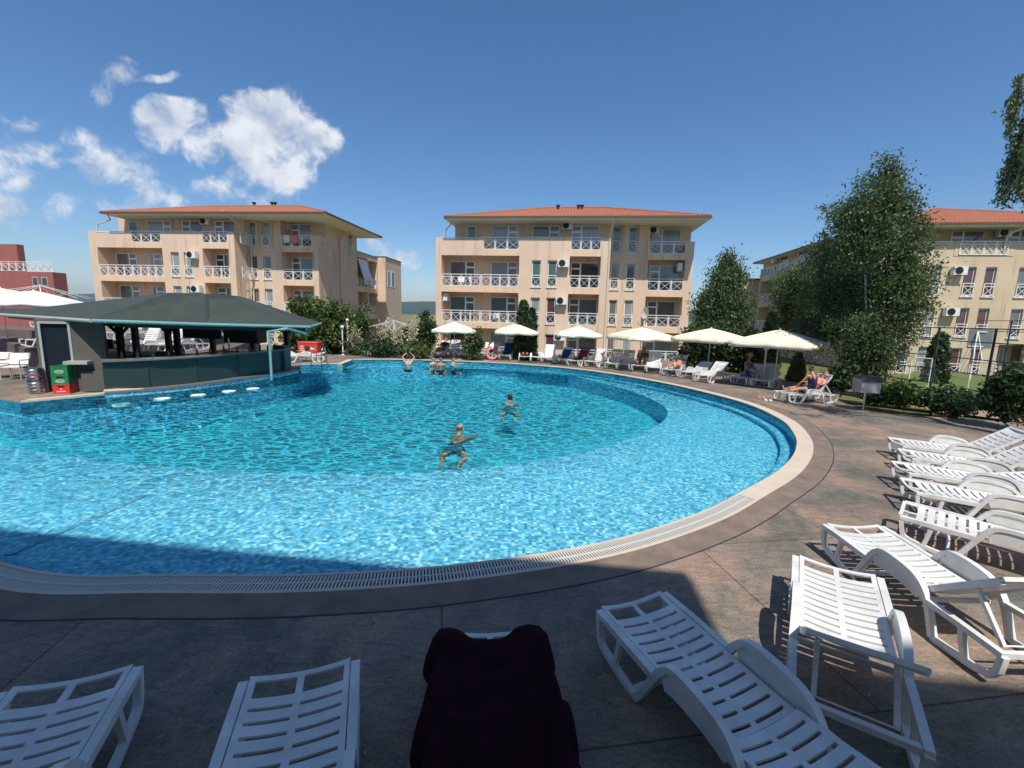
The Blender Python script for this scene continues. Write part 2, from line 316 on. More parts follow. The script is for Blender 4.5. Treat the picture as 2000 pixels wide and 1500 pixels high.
# ================================================================ setting
def deckmat():
    m = mat('stamped_concrete', (.16, .12, .09), .8, .3); N = m.node_tree.nodes; L = m.node_tree.links; p = N['Principled BSDF']
    t = N.new('ShaderNodeTexCoord'); mp = N.new('ShaderNodeMapping'); mp.inputs['Rotation'].default_value = (0, 0, R(-9)); L.new(t.outputs['Object'], mp.inputs[0])
    n = N.new('ShaderNodeTexNoise'); n.inputs['Scale'].default_value = .55; n.inputs['Detail'].default_value = 9; n.inputs['Roughness'].default_value = .68; n.inputs['Distortion'].default_value = .6; L.new(mp.outputs[0], n.inputs[0])
    r = N.new('ShaderNodeValToRGB'); e = r.color_ramp.elements; e[0].position = .3; e[0].color = (.105, .108, .092, 1); e[1].position = .62; e[1].color = (.35, .235, .17, 1)
    q = e.new(.44); q.color = (.175, .155, .122, 1); q = e.new(.52); q.color = (.25, .195, .15, 1); L.new(n.outputs['Fac'], r.inputs[0])
    mp2 = N.new('ShaderNodeMapping'); mp2.inputs['Scale'].default_value = (1.2, 3.5, 1); mp2.inputs['Rotation'].default_value = (0, 0, R(20)); L.new(t.outputs['Object'], mp2.inputs[0])
    n2 = N.new('ShaderNodeTexNoise'); n2.inputs['Scale'].default_value = 4; n2.inputs['Detail'].default_value = 8; n2.inputs['Roughness'].default_value = .7; n2.inputs['Distortion'].default_value = 1.2; L.new(mp2.outputs[0], n2.inputs[0])
    mx = N.new('ShaderNodeMix'); mx.data_type = 'RGBA'; mx.blend_type = 'OVERLAY'; mx.inputs[0].default_value = .8; L.new(r.outputs[0], mx.inputs[6]); L.new(n2.outputs['Fac'], mx.inputs[7])
    br = N.new('ShaderNodeTexBrick'); br.inputs['Scale'].default_value = 1; br.inputs['Brick Width'].default_value = 2.9; br.inputs['Row Height'].default_value = 2.2; br.inputs['Mortar Size'].default_value = .008; br.inputs['Mortar Smooth'].default_value = .3
    br.inputs['Color1'].default_value = (1, 1, 1, 1); br.inputs['Color2'].default_value = (.86, .86, .88, 1); br.inputs['Mortar'].default_value = (.42, .42, .42, 1); br.offset = .37; L.new(mp.outputs[0], br.inputs[0])
    m2 = N.new('ShaderNodeMix'); m2.data_type = 'RGBA'; m2.blend_type = 'MULTIPLY'; m2.inputs[0].default_value = 1
    wv_ = N.new('ShaderNodeMix'); wv_.data_type = 'RGBA'; wv_.blend_type = 'LINEAR_LIGHT'; wv_.inputs[0].default_value = .25; L.new(mp.outputs[0], wv_.inputs[6]); L.new(n2.outputs['Color'], wv_.inputs[7])
    vo = N.new('ShaderNodeTexVoronoi'); vo.feature = 'DISTANCE_TO_EDGE'; vo.inputs['Scale'].default_value = 1.9; L.new(wv_.outputs[2], vo.inputs['Vector']); vr = N.new('ShaderNodeMapRange'); L.new(vo.outputs['Distance'], vr.inputs[0]); vr.inputs[1].default_value = 0; vr.inputs[2].default_value = .03; vr.inputs[3].default_value = .72; vr.inputs[4].default_value = 1
    m3 = N.new('ShaderNodeMix'); m3.data_type = 'RGBA'; m3.blend_type = 'MULTIPLY'; m3.inputs[0].default_value = 1; L.new(mx.outputs[2], m3.inputs[6]); L.new(vr.outputs[0], m3.inputs[7])
    sp_ = N.new('ShaderNodeTexNoise'); sp_.inputs['Scale'].default_value = 45; sp_.inputs['Detail'].default_value = 3; L.new(t.outputs['Object'], sp_.inputs[0]); sr = N.new('ShaderNodeMapRange'); L.new(sp_.outputs['Fac'], sr.inputs[0]); sr.inputs[1].default_value = .3; sr.inputs[2].default_value = .7; sr.inputs[3].default_value = .78; sr.inputs[4].default_value = 1.22
    m4 = N.new('ShaderNodeMix'); m4.data_type = 'RGBA'; m4.blend_type = 'MULTIPLY'; m4.inputs[0].default_value = 1; L.new(m3.outputs[2], m4.inputs[6]); L.new(sr.outputs[0], m4.inputs[7]); L.new(m4.outputs[2], m2.inputs[6]); L.new(br.outputs['Color'], m2.inputs[7]); L.new(m2.outputs[2], p.inputs['Base Color'])
    b = N.new('ShaderNodeBump'); b.inputs['Strength'].default_value = .6; b.inputs['Distance'].default_value = .02; ad = N.new('ShaderNodeMath'); ad.operation = 'ADD'; L.new(n2.outputs['Fac'], ad.inputs[0]); L.new(br.outputs['Fac'], ad.inputs[1]); ad2 = N.new('ShaderNodeMath'); ad2.operation = 'SUBTRACT'; L.new(n2.outputs['Fac'], ad2.inputs[0]); L.new(br.outputs['Fac'], ad2.inputs[1])
    L.new(ad2.outputs[0], b.inputs['Height']); L.new(b.outputs[0], p.inputs['Normal']); rr = N.new('ShaderNodeMapRange'); L.new(n2.outputs['Fac'], rr.inputs[0]); rr.inputs[3].default_value = .55; rr.inputs[4].default_value = .9; L.new(rr.outputs[0], p.inputs['Roughness']); return m
def mosaic(name, cols, cell=.028):
    m = mat(name, cols[0], .35, .5); N = m.node_tree.nodes; L = m.node_tree.links; p = N['Principled BSDF']
    t = N.new('ShaderNodeTexCoord'); sc = N.new('ShaderNodeVectorMath'); sc.operation = 'SCALE'; sc.inputs['Scale'].default_value = 1/cell; L.new(t.outputs['Object'], sc.inputs[0])
    fl = N.new('ShaderNodeVectorMath'); fl.operation = 'FLOOR'; ad = N.new('ShaderNodeVectorMath'); ad.operation = 'ADD'; ad.inputs[1].default_value = (.013, .017, .37); L.new(sc.outputs[0], ad.inputs[0]); L.new(ad.outputs[0], fl.inputs[0])
    wn_ = N.new('ShaderNodeTexWhiteNoise'); L.new(fl.outputs[0], wn_.inputs['Vector'])
    r = N.new('ShaderNodeValToRGB'); r.color_ramp.interpolation = 'CONSTANT'; e = r.color_ramp.elements; k = len(cols); e[0].color = (*cols[0], 1); e[1].position = 1/k; e[1].color = (*cols[1], 1)
    for i in range(2, k): q = e.new(i/k); q.color = (*cols[i], 1)
    L.new(wn_.outputs['Value'], r.inputs[0]); L.new(r.outputs[0], p.inputs['Base Color']); return m
M['deck'] = deckmat()
M['mosaic'] = mosaic('pale_blue_mosaic', [(.17, .47, .60), (.34, .66, .76), (.09, .34, .48), (.26, .57, .70), (.60, .82, .86), (.14, .42, .57), (.22, .58, .78)], .045)
M['mosaic_deep'] = mosaic('turquoise_mosaic', [(.07, .44, .54), (.12, .54, .63), (.05, .36, .47), (.09, .49, .58), (.18, .62, .69)], .05)
M['mosaic_wall'] = mosaic('blue_wall_mosaic', [(.10, .36, .52), (.18, .46, .60), (.06, .28, .44), (.30, .56, .66)], .05)
def watermat():
    m = bpy.data.materials.new('pool_water'); m.use_nodes = True; N = m.node_tree.nodes; L = m.node_tree.links; N.remove(N['Principled BSDF']); out = N['Material Output']
    t = N.new('ShaderNodeTexCoord'); mp = N.new('ShaderNodeMapping'); mp.inputs['Rotation'].default_value = (0, 0, R(18)); mp.inputs['Scale'].default_value = (1, 1.7, 1); L.new(t.outputs['Object'], mp.inputs[0])
    n = N.new('ShaderNodeTexNoise'); n.inputs['Scale'].default_value = 1.7; n.inputs['Detail'].default_value = 3.5; n.inputs['Roughness'].default_value = .55; n.inputs['Distortion'].default_value = 1.1; L.new(mp.outputs[0], n.inputs[0])
    n2 = N.new('ShaderNodeTexNoise'); n2.inputs['Scale'].default_value = 7.5; n2.inputs['Detail'].default_value = 2; n2.inputs['Distortion'].default_value = .8; L.new(mp.outputs[0], n2.inputs[0])
    # the swimmers keep the far water livelier than the near shallow ring
    sp = N.new('ShaderNodeSeparateXYZ'); L.new(t.outputs['Object'], sp.inputs[0]); amp = N.new('ShaderNodeMapRange'); L.new(sp.outputs['Y'], amp.inputs[0]); amp.inputs[1].default_value = 11; amp.inputs[2].default_value = 16; amp.inputs[3].default_value = .25; amp.inputs[4].default_value = 1
    dc = N.new('ShaderNodeVectorMath'); dc.operation = 'DISTANCE'; L.new(t.outputs['Object'], dc.inputs[0]); dc.inputs[1].default_value = (-4.2, 14.6, 0); a2 = N.new('ShaderNodeMapRange'); L.new(dc.outputs['Value'], a2.inputs[0]); a2.inputs[1].default_value = 7.0; a2.inputs[2].default_value = 9.5; a2.inputs[3].default_value = 1; a2.inputs[4].default_value = .25
    am_ = N.new('ShaderNodeMath'); am_.operation = 'MAXIMUM'; L.new(amp.outputs[0], am_.inputs[0]); L.new(a2.outputs[0], am_.inputs[1]); amp = am_
    ad = N.new('ShaderNodeMath'); ad.operation = 'MULTIPLY_ADD'; L.new(n2.outputs['Fac'], ad.inputs[0]); ad.inputs[1].default_value = .28; L.new(n.outputs['Fac'], ad.inputs[2])
    am = N.new('ShaderNodeMath'); am.operation = 'MULTIPLY'; L.new(ad.outputs[0], am.inputs[0]); L.new(amp.outputs[0], am.inputs[1])
    b = N.new('ShaderNodeBump'); b.inputs['Strength'].default_value = 1; b.inputs['Distance'].default_value = .075; L.new(am.outputs[0], b.inputs['Height'])
    # caustics drawn into the transmission mask: network of ridges where the surface lets light straight through
    def ridge(scale, seed):
        mm = N.new('ShaderNodeMapping'); mm.inputs['Location'].default_value = (seed, seed*2, 0); L.new(mp.outputs[0], mm.inputs[0])
        nn = N.new('ShaderNodeTexNoise'); nn.inputs['Scale'].default_value = scale*.7; nn.inputs['Detail'].default_value = 2; L.new(mm.outputs[0], nn.inputs[0])
        mv = N.new('ShaderNodeMix'); mv.data_type = 'RGBA'; mv.blend_type = 'LINEAR_LIGHT'; mv.inputs[0].default_value = .22; L.new(mm.outputs[0], mv.inputs[6]); L.new(nn.outputs['Color'], mv.inputs[7])
        v = N.new('ShaderNodeTexVoronoi'); v.feature = 'DISTANCE_TO_EDGE'; v.inputs['Scale'].default_value = scale; L.new(mv.outputs[2], v.inputs['Vector'])
        q = N.new('ShaderNodeMapRange'); q.interpolation_type = 'SMOOTHSTEP'; L.new(v.outputs['Distance'], q.inputs[0]); q.inputs[1].default_value = 0; q.inputs[2].default_value = .16; q.inputs[3].default_value = 1; q.inputs[4].default_value = 0; return q.outputs[0]
    r1 = ridge(3.3, 3.1); r2 = ridge(6.6, 9.7)
    mx1 = N.new('ShaderNodeMath'); mx1.operation = 'MULTIPLY_ADD'; L.new(r2, mx1.inputs[0]); mx1.inputs[1].default_value = .55; L.new(r1, mx1.inputs[2])
    tf = N.new('ShaderNodeMapRange'); L.new(mx1.outputs[0], tf.inputs[0]); tf.inputs[1].default_value = 0; tf.inputs[2].default_value = 1.2; tf.inputs[3].default_value = .22; tf.inputs[4].default_value = .9
    am2 = N.new('ShaderNodeMix'); am2.data_type = 'FLOAT'; L.new(amp.outputs[0], am2.inputs[0]); am2.inputs[2].default_value = .90; L.new(tf.outputs[0], am2.inputs[3])
    tr = N.new('ShaderNodeBsdfTransparent'); tr.inputs[0].default_value = (.86, .97, .99, 1); rf = N.new('ShaderNodeBsdfRefraction'); rf.inputs['IOR'].default_value = 1.3; rf.inputs['Roughness'].default_value = .18; L.new(b.outputs[0], rf.inputs['Normal'])
    lw = N.new('ShaderNodeNewGeometry'); dt = N.new('ShaderNodeVectorMath'); dt.operation = 'DOT_PRODUCT'; L.new(lw.outputs['Incoming'], dt.inputs[0]); L.new(lw.outputs['True Normal'], dt.inputs[1])
    ab = N.new('ShaderNodeMath'); ab.operation = 'ABSOLUTE'; L.new(dt.outputs['Value'], ab.inputs[0]); mxm = N.new('ShaderNodeMath'); mxm.operation = 'MAXIMUM'; L.new(ab.outputs[0], mxm.inputs[0]); mxm.inputs[1].default_value = .22; iv = N.new('ShaderNodeMath'); iv.operation = 'DIVIDE'; iv.inputs[0].default_value = 1; L.new(mxm.outputs[0], iv.inputs[1])
    cc = N.new('ShaderNodeCombineColor')
    for k_, v_k in enumerate((.85, .97, .985)):
        pw = N.new('ShaderNodeMath'); pw.operation = 'POWER'; pw.inputs[0].default_value = v_k; L.new(iv.outputs[0], pw.inputs[1]); L.new(pw.outputs[0], cc.inputs[k_])
    L.new(cc.outputs[0], tr.inputs[0]); L.new(cc.outputs[0], rf.inputs['Color'])
    mt = N.new('ShaderNodeMixShader'); L.new(am2.outputs[0], mt.inputs[0]); L.new(rf.outputs[0], mt.inputs[1]); L.new(tr.outputs[0], mt.inputs[2])
    gl = N.new('ShaderNodeBsdfGlossy'); gl.inputs['Roughness'].default_value = .03; L.new(b.outputs[0], gl.inputs['Normal'])
    fr = N.new('ShaderNodeFresnel'); fr.inputs['IOR'].default_value = 1.33; L.new(b.outputs[0], fr.inputs['Normal'])
    geo = N.new('ShaderNodeNewGeometry'); fm = N.new('ShaderNodeMath'); fm.operation = 'SUBTRACT'; fm.inputs[0].default_value = 1; L.new(geo.outputs['Backfacing'], fm.inputs[1]); ff = N.new('ShaderNodeMath'); ff.operation = 'MULTIPLY'; L.new(fr.outputs[0], ff.inputs[0]); L.new(fm.outputs[0], ff.inputs[1])
    fx = N.new('ShaderNodeMixShader'); L.new(ff.outputs[0], fx.inputs[0]); L.new(mt.outputs[0], fx.inputs[1]); L.new(gl.outputs[0], fx.inputs[2]); L.new(fx.outputs[0], out.inputs['Surface'])
    
    return m
M['water'] = watermat()
M['grass'] = mat('dry_lawn', (.10, .13, .035), .95, .1, var=(.16, .15, .06), vscale=1.2, detail=8, bump=.8, bscale=25)
M['field'] = mat('far_fields', (.13, .14, .06), .95, .1, var=(.24, .21, .10), vscale=.012, detail=6)
M['hill'] = mat('wooded_hills', (.045, .07, .045), .95, .1, var=(.03, .05, .035), vscale=.01, detail=8)

WZ = -0.012
# outer edge of the coping, from the corner beyond the ladder clockwise round the near side to the left
OUT = [(657, 710), (681, 701.5), (760, 701), (850, 703), (1000, 709), (1150, 722), (1300, 746), (1450, 781), (1540, 816), (1580, 850), (1588, 885), (1562, 925), (1500, 966), (1400, 1021), (1200, 1086), (900, 1135), (600, 1157), (300, 1159), (0, 1152)]
o3 = [at(*p) for p in OUT]
v_ = o3[-1]-o3[-2]
far_left = [Vector((-6.6, 4.35, 0)), Vector((-9.2, 5.45, 0)), Vector((-12.3, 7.2, 0)), Vector((-15.5, 9.7, 0)), Vector((-18.2, 12.8, 0))]
arc = spline(o3[1:]+far_left, 8)
# left side: edge of the bar deck, then the swim-up bar
bd0 = at(0, 788); bd1 = at(38, 786)
BAR = [at(205, 764, .18), at(300, 757, .18), at(400, 747, .18), at(480, 736, .18), at(545, 727, .18), at(583, 720, .18)]
BAR = [Vector((p.x, p.y, 0)) for p in BAR]
barc = spline(BAR, 6)
s0 = at(40, 783, .05); s1 = at(203, 768, .05)
left_edge = [Vector((-19.5, 13.9, 0)), Vector((bd1.x, bd1.y, 0)), Vector((s0.x, s0.y, 0)), Vector((s1.x, s1.y, 0))]
back = [at(585, 712), o3[0]]
outline = arc+left_edge+barc+back          # whole pool opening (outer edge of coping on the arc)
poly = [(p.x, p.y) for p in outline]
def offset(path, d):
    out = []
    for i, p in enumerate(path):
        a = path[max(i-1, 0)]; b = path[min(i+1, len(path)-1)]; t = (b-a); n = Vector((t.y, -t.x, 0)).normalized(); out.append(p+n*d)
    return out
cope = [o3[0]]+arc                            # coping runs round from the ladder corner to the far left
CW = .30
inner = offset(cope, CW); ledge = offset(cope, CW+.26)
def strip(mb, A, B, z0, z1):
    n = len(mb.V); k = len(A)
    mb.V += [Vector((p.x, p.y, z1)) for p in A]+[Vector((p.x, p.y, z1)) for p in B]+[Vector((p.x, p.y, z0)) for p in A]+[Vector((p.x, p.y, z0)) for p in B]
    for i in range(k-1):
        mb.F += [(n+i, n+i+1, n+k+i+1, n+k+i), (n+2*k+i+1, n+2*k+i, n+3*k+i, n+3*k+i+1), (n+i, n+2*k+i, n+2*k+i+1, n+i+1), (n+k+i+1, n+3*k+i+1, n+3*k+i, n+k+i)]
# orientation check of offset: inside must be toward the pool centre
cen = Vector((-4, 14, 0))
if (inner[60]-cen).length > (cope[60]-cen).length: inner = offset(cope, -CW); ledge = offset(cope, -CW-.26)
SGN = -1 if (offset(cope, .1)[60]-cen).length > (cope[60]-cen).length else 1
def off(path, d): return offset(path, d*SGN)
# the near-side grate part of the coping and the solid tiled part
gi = min(range(len(cope)), key=lambda i: (cope[i]-at(1480, 978)).length)
mb = MB(); strip(mb, cope[:gi+1], inner[:gi+1], -.10, .006)
o = mb.build('pool_coping', M['coping'], recalc=True); tag(o, kind='structure')
mb = MB(); strip(mb, cope[gi:], off(cope, .045)[gi:], -.10, .006); strip(mb, off(cope, CW-.035)[gi:], inner[gi:], -.10, .006)
mb.build('pool_edge_tiles', M['coping'], recalc=True)['kind'] = 'structure'
mb = MB(); strip(mb, off(cope, .045)[gi:], off(cope, CW-.035)[gi:], -.12, -.05); mb.build('overflow_channel', M['gutterdark'], recalc=True)['kind'] = 'structure'
# grate bars
mb = MB(); gp = cope[gi:]; L_ = [0]
for i in range(1, len(gp)): L_.append(L_[-1]+(gp[i]-gp[i-1]).length)
ga = off(cope, .046)[gi:]; gb = off(cope, CW-.036)[gi:]; s = 0.0; j = 0
while s < L_[-1]-.03:
    while L_[j+1] < s: j += 1
    t = (s-L_[j])/(L_[j+1]-L_[j]); a = ga[j].lerp(ga[j+1], t); b = gb[j].lerp(gb[j+1], t)
    mid = (a+b)/2
    mb.bar((a.x, a.y, -.008), (b.x, b.y, -.008), .017, .018); s += .034
o = mb.build('overflow_grate', M['grate']); o['kind'] = 'structure'
mb = MB(); c1 = off(cope, .5*CW-.004)[gi:]; c2 = off(cope, .5*CW+.012)[gi:]; strip(mb, c1, c2, -.03, .004); mb.build('grate_spine', M['grate'], recalc=True)['kind'] = 'structure'

# pool basin
full_in = inner+left_edge+barc+[back[0]]
fin_poly = [(p.x, p.y) for p in full_in]
deep_px = [(-260, 800), (0, 868), (150, 893), (300, 910), (450, 921), (600, 926), (800, 923), (1000, 907), (1130, 885), (1230, 856), (1290, 826), (1304, 806), (1285, 786), (1230, 763), (1150, 742), (1090, 730), (980, 722), (860, 717), (740, 717), (700, 720), (650, 727), (615, 731)]
SHZ = -.36; DPZ = -1.0
deep = spline([at(x, y, SHZ) for x, y in deep_px], 5)
bin_ = off(barc, -.02)
rb = list(reversed(barc)); tmp = [Vector((p.x, p.y, 0)) for p in rb]; o_ = offset(tmp, .03)
if (o_[5]-cen).length > (tmp[5]-cen).length: o_ = offset(tmp, -.03)
DB = o_+[Vector((s1.x+.03, s1.y-.05, 0)), Vector((s0.x, s0.y-.05, 0)), Vector((-16.8, 12.6, 0))]
deep_poly = [(p.x, p.y) for p in deep]+[(p.x, p.y) for p in DB]
mb = MB(); mb.sheet(fin_poly, SHZ, [deep_poly]); mb.build('pool_shallow_floor', M['mosaic'])['kind'] = 'structure'
mb = MB(); mb.sheet(deep_poly, DPZ)
mb.build('pool_deep_floor', M['mosaic_deep'])['kind'] = 'structure'
mb = MB(); dp = [Vector((*p, 0)) for p in deep_poly]; n = len(dp)
mb.V = [Vector((p.x, p.y, DPZ)) for p in dp]+[Vector((p.x, p.y, SHZ)) for p in dp]; mb.F = [(i, (i+1) % n, n+(i+1) % n, n+i) for i in range(n)]
mb.build('pool_step_wall', M['mosaic_wall'])['kind'] = 'structure'
mb = MB(); lp = [Vector((*p, 0)) for p in fin_poly]; n = len(lp)
mb.V = [Vector((p.x, p.y, SHZ-.05)) for p in lp]+[Vector((p.x, p.y, -.004)) for p in lp]; mb.F = [(i, (i+1) % n, n+(i+1) % n, n+i) for i in range(n)]
mb.build('pool_wall', M['mosaic_wall'])['kind'] = 'structure'
# submerged ledge under the rim
mb = MB(); strip(mb, off(inner, .004), ledge, SHZ, -.26); mb.build('pool_ledge', M['mosaic'], recalc=True)['kind'] = 'structure'
l2 = off(cope, CW+.285); mb = MB(); strip(mb, off(cope, CW+.235), l2, -.29, -.252); mb.build('ledge_trim', M['mosaic_wall'], recalc=True)['kind'] = 'structure'
# low ridge of darker mosaic across the shallow ring
a, b = at(15, 1085, SHZ), at(285, 968, SHZ)
M['ridge'] = mosaic('purple_grey_mosaic', [(.16, .34, .50), (.30, .50, .60), (.14, .32, .48), (.36, .46, .52)], .034)
mb = MB(); mb.bar((a.x, a.y, SHZ), (b.x, b.y, SHZ), .09, .03); mb.build('floor_seam', M['ridge'])['kind'] = 'structure'
# water body
mb = MB(); wp = [(p.x, p.y) for p in off(inner, .012)+left_edge+barc+[back[0]]]; mb.prism(wp, DPZ-.2, WZ)
o = mb.build('pool_water', M['water'], recalc=True); o['kind'] = 'structure'

mb = MB(); bk = [Vector((back[0].x, back[0].y, 0)), Vector((o3[0].x, o3[0].y, 0))]; mb.prism([(bk[0].x, bk[0].y), (bk[1].x, bk[1].y), (bk[1].x, bk[1].y+.22), (bk[0].x, bk[0].y+.22)], -.1, .007); mb.build('pool_coping_back', M['coping'], recalc=True)['kind'] = 'structure'
k_ = inner[0]+(back[0]-o3[0])*.12; k2_ = o3[0]+(back[0]-o3[0])*.12; mb = MB(); mb.prism([(o3[0].x, o3[0].y), (k2_.x, k2_.y), (k_.x, k_.y), (inner[0].x, inner[0].y)], -.5, .0065); mb.build('pool_corner_coping', M['coping'], recalc=True)['kind'] = 'structure'
# deck
deck_out = [(-60, -14), (40, -14)]+[(p.x, p.y) for p in [at(2700, 880), at(2000, 826), at(1700, 806), at(1640, 783), at(1560, 748), at(1450, 724), at(1340, 707), at(1200, 697), at(1000, 690.5), at(830, 688), at(700, 688.5), at(560, 690)]]+[(-34, 27), (-60, 27)]
mb = MB(); mb.sheet(deck_out, 0, [poly]); mb.build('pool_deck', M['deck'])['kind'] = 'structure'
# kerb strip beside the coping, a shade darker, with a joint
M['band'] = mat('concrete_border', (.25, .185, .14), .8, .3, var=(.15, .12, .095), vscale=3, detail=8, bump=.4, bscale=18)
mb = MB(); strip(mb, off(cope, -.004), off(cope, -.33), -.02, .004); mb.build('deck_border', M['band'], recalc=True)['kind'] = 'structure'
mb = MB(); strip(mb, off(cope, -.331), off(cope, -.346), -.02, .0046); mb.build('border_joint', M['gutterdark'], recalc=True)['kind'] = 'structure'

# terrain
GZ = -.85
def grid_mesh(name, x0, x1, y0, y1, nx, ny, f, m):
    V = [(x0+(x1-x0)*i/nx, y0+(y1-y0)*j/ny) for j in range(ny+1) for i in range(nx+1)]; V = [(x, y, f(x, y)) for x, y in V]
    F = [(j*(nx+1)+i, j*(nx+1)+i+1, (j+1)*(nx+1)+i+1, (j+1)*(nx+1)+i) for j in range(ny) for i in range(nx)]
    return raw_mesh(name, V, F, m, smooth=True)
mb = MB(); mb.sheet([(-6000, -3000), (6000, -3000), (6000, 6000), (-6000, 6000)], GZ-.02, [poly])
mb.build('ground', M['field'])['kind'] = 'structure'
def lawnz(x, y):
    # banks up towards the back of the deck on the right, drops away to the buildings
    t = min(max((y-19-(.02*(x-12)))/9, 0), 1); return -.06-(.79)*t*t*(3-2*t) if x > 5 else GZ
lp = [at(2700, 880), at(2000, 826), at(1700, 806), at(1640, 783), at(1560, 748), at(1450, 724), at(1340, 707)]
V = []; F = []; rows = 12
for p in lp:
    for k in range(rows+1):
        t = k/rows; x = p.x+(6+t*26)*t*(.5 if p.x > 10 else .3); y = p.y+26*t-.02; z = -.05-.80*min(1, (t*26/9))**1.2
        V.append((x, y, z-.001))
for i in range(len(lp)-1):
    for k in range(rows): a = i*(rows+1)+k; F.append((a, a+1, a+rows+2, a+rows+1))
o = raw_mesh('lawn', V, F, M['grass'], smooth=True); o['kind'] = 'structure'
def fbm(x, y, s=0):
    return sum(sin(x*.0011*k+s+k)*cos(y*.0013*k+1.3*k)/k for k in (1, 2.3, 4.1, 7.7))
def hz(x, y):
    t = max(0, min(1, (y-2200)/1400)); ridge_ = 88+26*fbm(x+900, 0, 1.2); return GZ+t*t*(3-2*t)*ridge_+4*t*fbm(x*4, y*4)
o = grid_mesh('hills', -6000, 3500, 2200, 3900, 120, 18, hz, M['hill']); o['kind'] = 'structure'

rs = np.random.RandomState(4); mb = MB()
for i in range(150):
    x = rs.uniform(-6, 12); y = rs.uniform(1.2, 14); p = Vector((x, y, 0))
    if min((p-Vector((q.x, q.y, 0))).length for q in cope) < .5 or (p-Vector((-4.2, 14, 0))).length < 11.5: continue
    a = rs.rand()*6.3; s_ = .008+rs.rand()*.014; mb.add([(x+s_*cos(a), y+s_*sin(a), .006), (x-s_*.5*sin(a), y+s_*.5*cos(a), .012), (x-s_*cos(a), y-s_*sin(a), .006), (x+s_*.5*sin(a), y-s_*.5*cos(a), .006)], [(0, 1, 2, 3)])
tag(mb.build('fallen_leaves', mat('dry_leaf', (.45, .36, .24), .9)), 'dry leaf crumbs scattered over the deck', 'fallen leaves', kind='stuff')
# ================================================================ apartment buildings
class Many:
    def __init__(s): s.L = []
    def box(s, *a): m_ = MB(); m_.box(*a); s.L.append(m_)
class Bld:
    def __init__(s, label, a, b, u0px, y0px, L1, loc=None):
        s.a = a; s.b = b; s.yaw = math.atan(b); s.ex = Vector((cos(s.yaw), sin(s.yaw), 0)); s.ey = Vector((-sin(s.yaw), cos(s.yaw), 0))
        s.L = [L1-2.8, L1, L1+2.8, L1+5.6]
        if loc is None:
            d = pixray(u0px, y0px); t = a/(d.y-b*d.x); s.O = Vector((d.x*t, d.y*t, 0))
        else: s.O = Vector((loc[0], loc[1], 0))
        s.root = empty('apartment_building', (s.O.x, s.O.y, GZ), s.yaw); tag(s.root, label, 'apartment building')
        s.W = {}
    def U(s, px, py=537, v=0.0):
        d = pixray(px, py); P0 = s.O+s.ey*v; t = P0.dot(s.ey)/d.dot(s.ey); return (d*t-P0).dot(s.ex)
    def Vd(s, px, py, u):       # depth along the flank at u
        d = pixray(px, py); P0 = s.O+s.ex*u; t = P0.dot(s.ex)/d.dot(s.ex); return (d*t-P0).dot(s.ey)
    def mb(s, k):
        if k not in s.W: s.W[k] = Many() if k in ('band', 'rail') else MB()
        return s.W[k]
    def finish(s):
        names = dict(wall=('wall', 'peach'), band=('balcony_slab', 'peach2'), inner=('recessed_wall', 'peach'), plinth=('plinth', 'plinth'), soffit=('soffit', 'soffit'), fascia=('fascia', 'gutter'), rail=('handrail', 'white'))
        for k, m_ in s.W.items():
            nm, mt = names[k]; mt = getattr(s, 'matmap', {}).get(k, mt)
            for q in (m_.L if isinstance(m_, Many) else [m_]): q.build(nm, M[mt], s.root).location.z = -GZ
def part(s, mb, name, m, parent=None, smooth=False):
    o = mb.build(name, M[m] if isinstance(m, str) else m, parent or s.root, smooth)
    if parent is None: o.location.z = -GZ
    return o
def xrail(s, u0, u1, z, v=.03, n=None, top=1.0, name='railing', col_='white', along='u', uc=0):
    """white railing of crossed panels: z is slab level, top its height"""
    L_ = u1-u0; n = n or max(1, round(L_/.82)); mb = MB(); t = .045
    T = (lambda a, b, c: (a, b, c)) if along == 'u' else (lambda a, b, c: (uc+b, a, c))
    def B(a, b, w, h=None): mb.bar(T(*a), T(*b), w, h)
    B((u0, v, z+top), (u1, v, z+top), .06, .05); B((u0, v, z+top-.19), (u1, v, z+top-.19), t*.9); B((u0, v, z+.13), (u1, v, z+.13), t)
    for i in range(n+1):
        u = u0+L_*i/n
        B((u, v, z+.13), (u, v, z+top), t)
        if i < n:
            ua, ub = u+.06, u0+L_*(i+1)/n-.06
            if n > 1: B((ua, v, z+.13), (ua, v, z+top-.19), .028); B((ub, v, z+.13), (ub, v, z+top-.19), .028)
            B((ua, v-.004, z+.15), (ub, v-.004, z+top-.21), .04, .02); B((ua, v+.004, z+top-.21), (ub, v+.004, z+.15), .04, .02)
    return part(s, mb, name, col_)
def win(s, u0, u1, z0, z1, v, glass, mull=(), trans=None, fr=.055, door=None, name='window'):
    """framed window whose outer face sits at depth v"""
    mb = MB(); d0, d1 = v-.03, v+.03
    mb.wall(u0, u1, z0, z1, d0, d1, [(a+fr, b-fr, z0+fr, z1-fr) for a, b in zip((u0,)+tuple(x-fr*.0 for x in mull), tuple(mull)+(u1,))])
    if trans:  # transom bar over a door leaf: (ua, ub, z)
        mb.box(trans[0], trans[1], d0-.004, d1-.004, trans[2]-.05, trans[2]+.05)
        mb.box(trans[0]+fr, trans[1]-fr, d0-.004, d1-.004, z0+fr, z0+.75) if False else None
    w = part(s, mb, name, 'white')
    p = MB(); p.box(u0+.02, u1-.02, v-.012, v+.012, z0+.02, z1-.02); q = p.build('pane', M[glass], w); return w
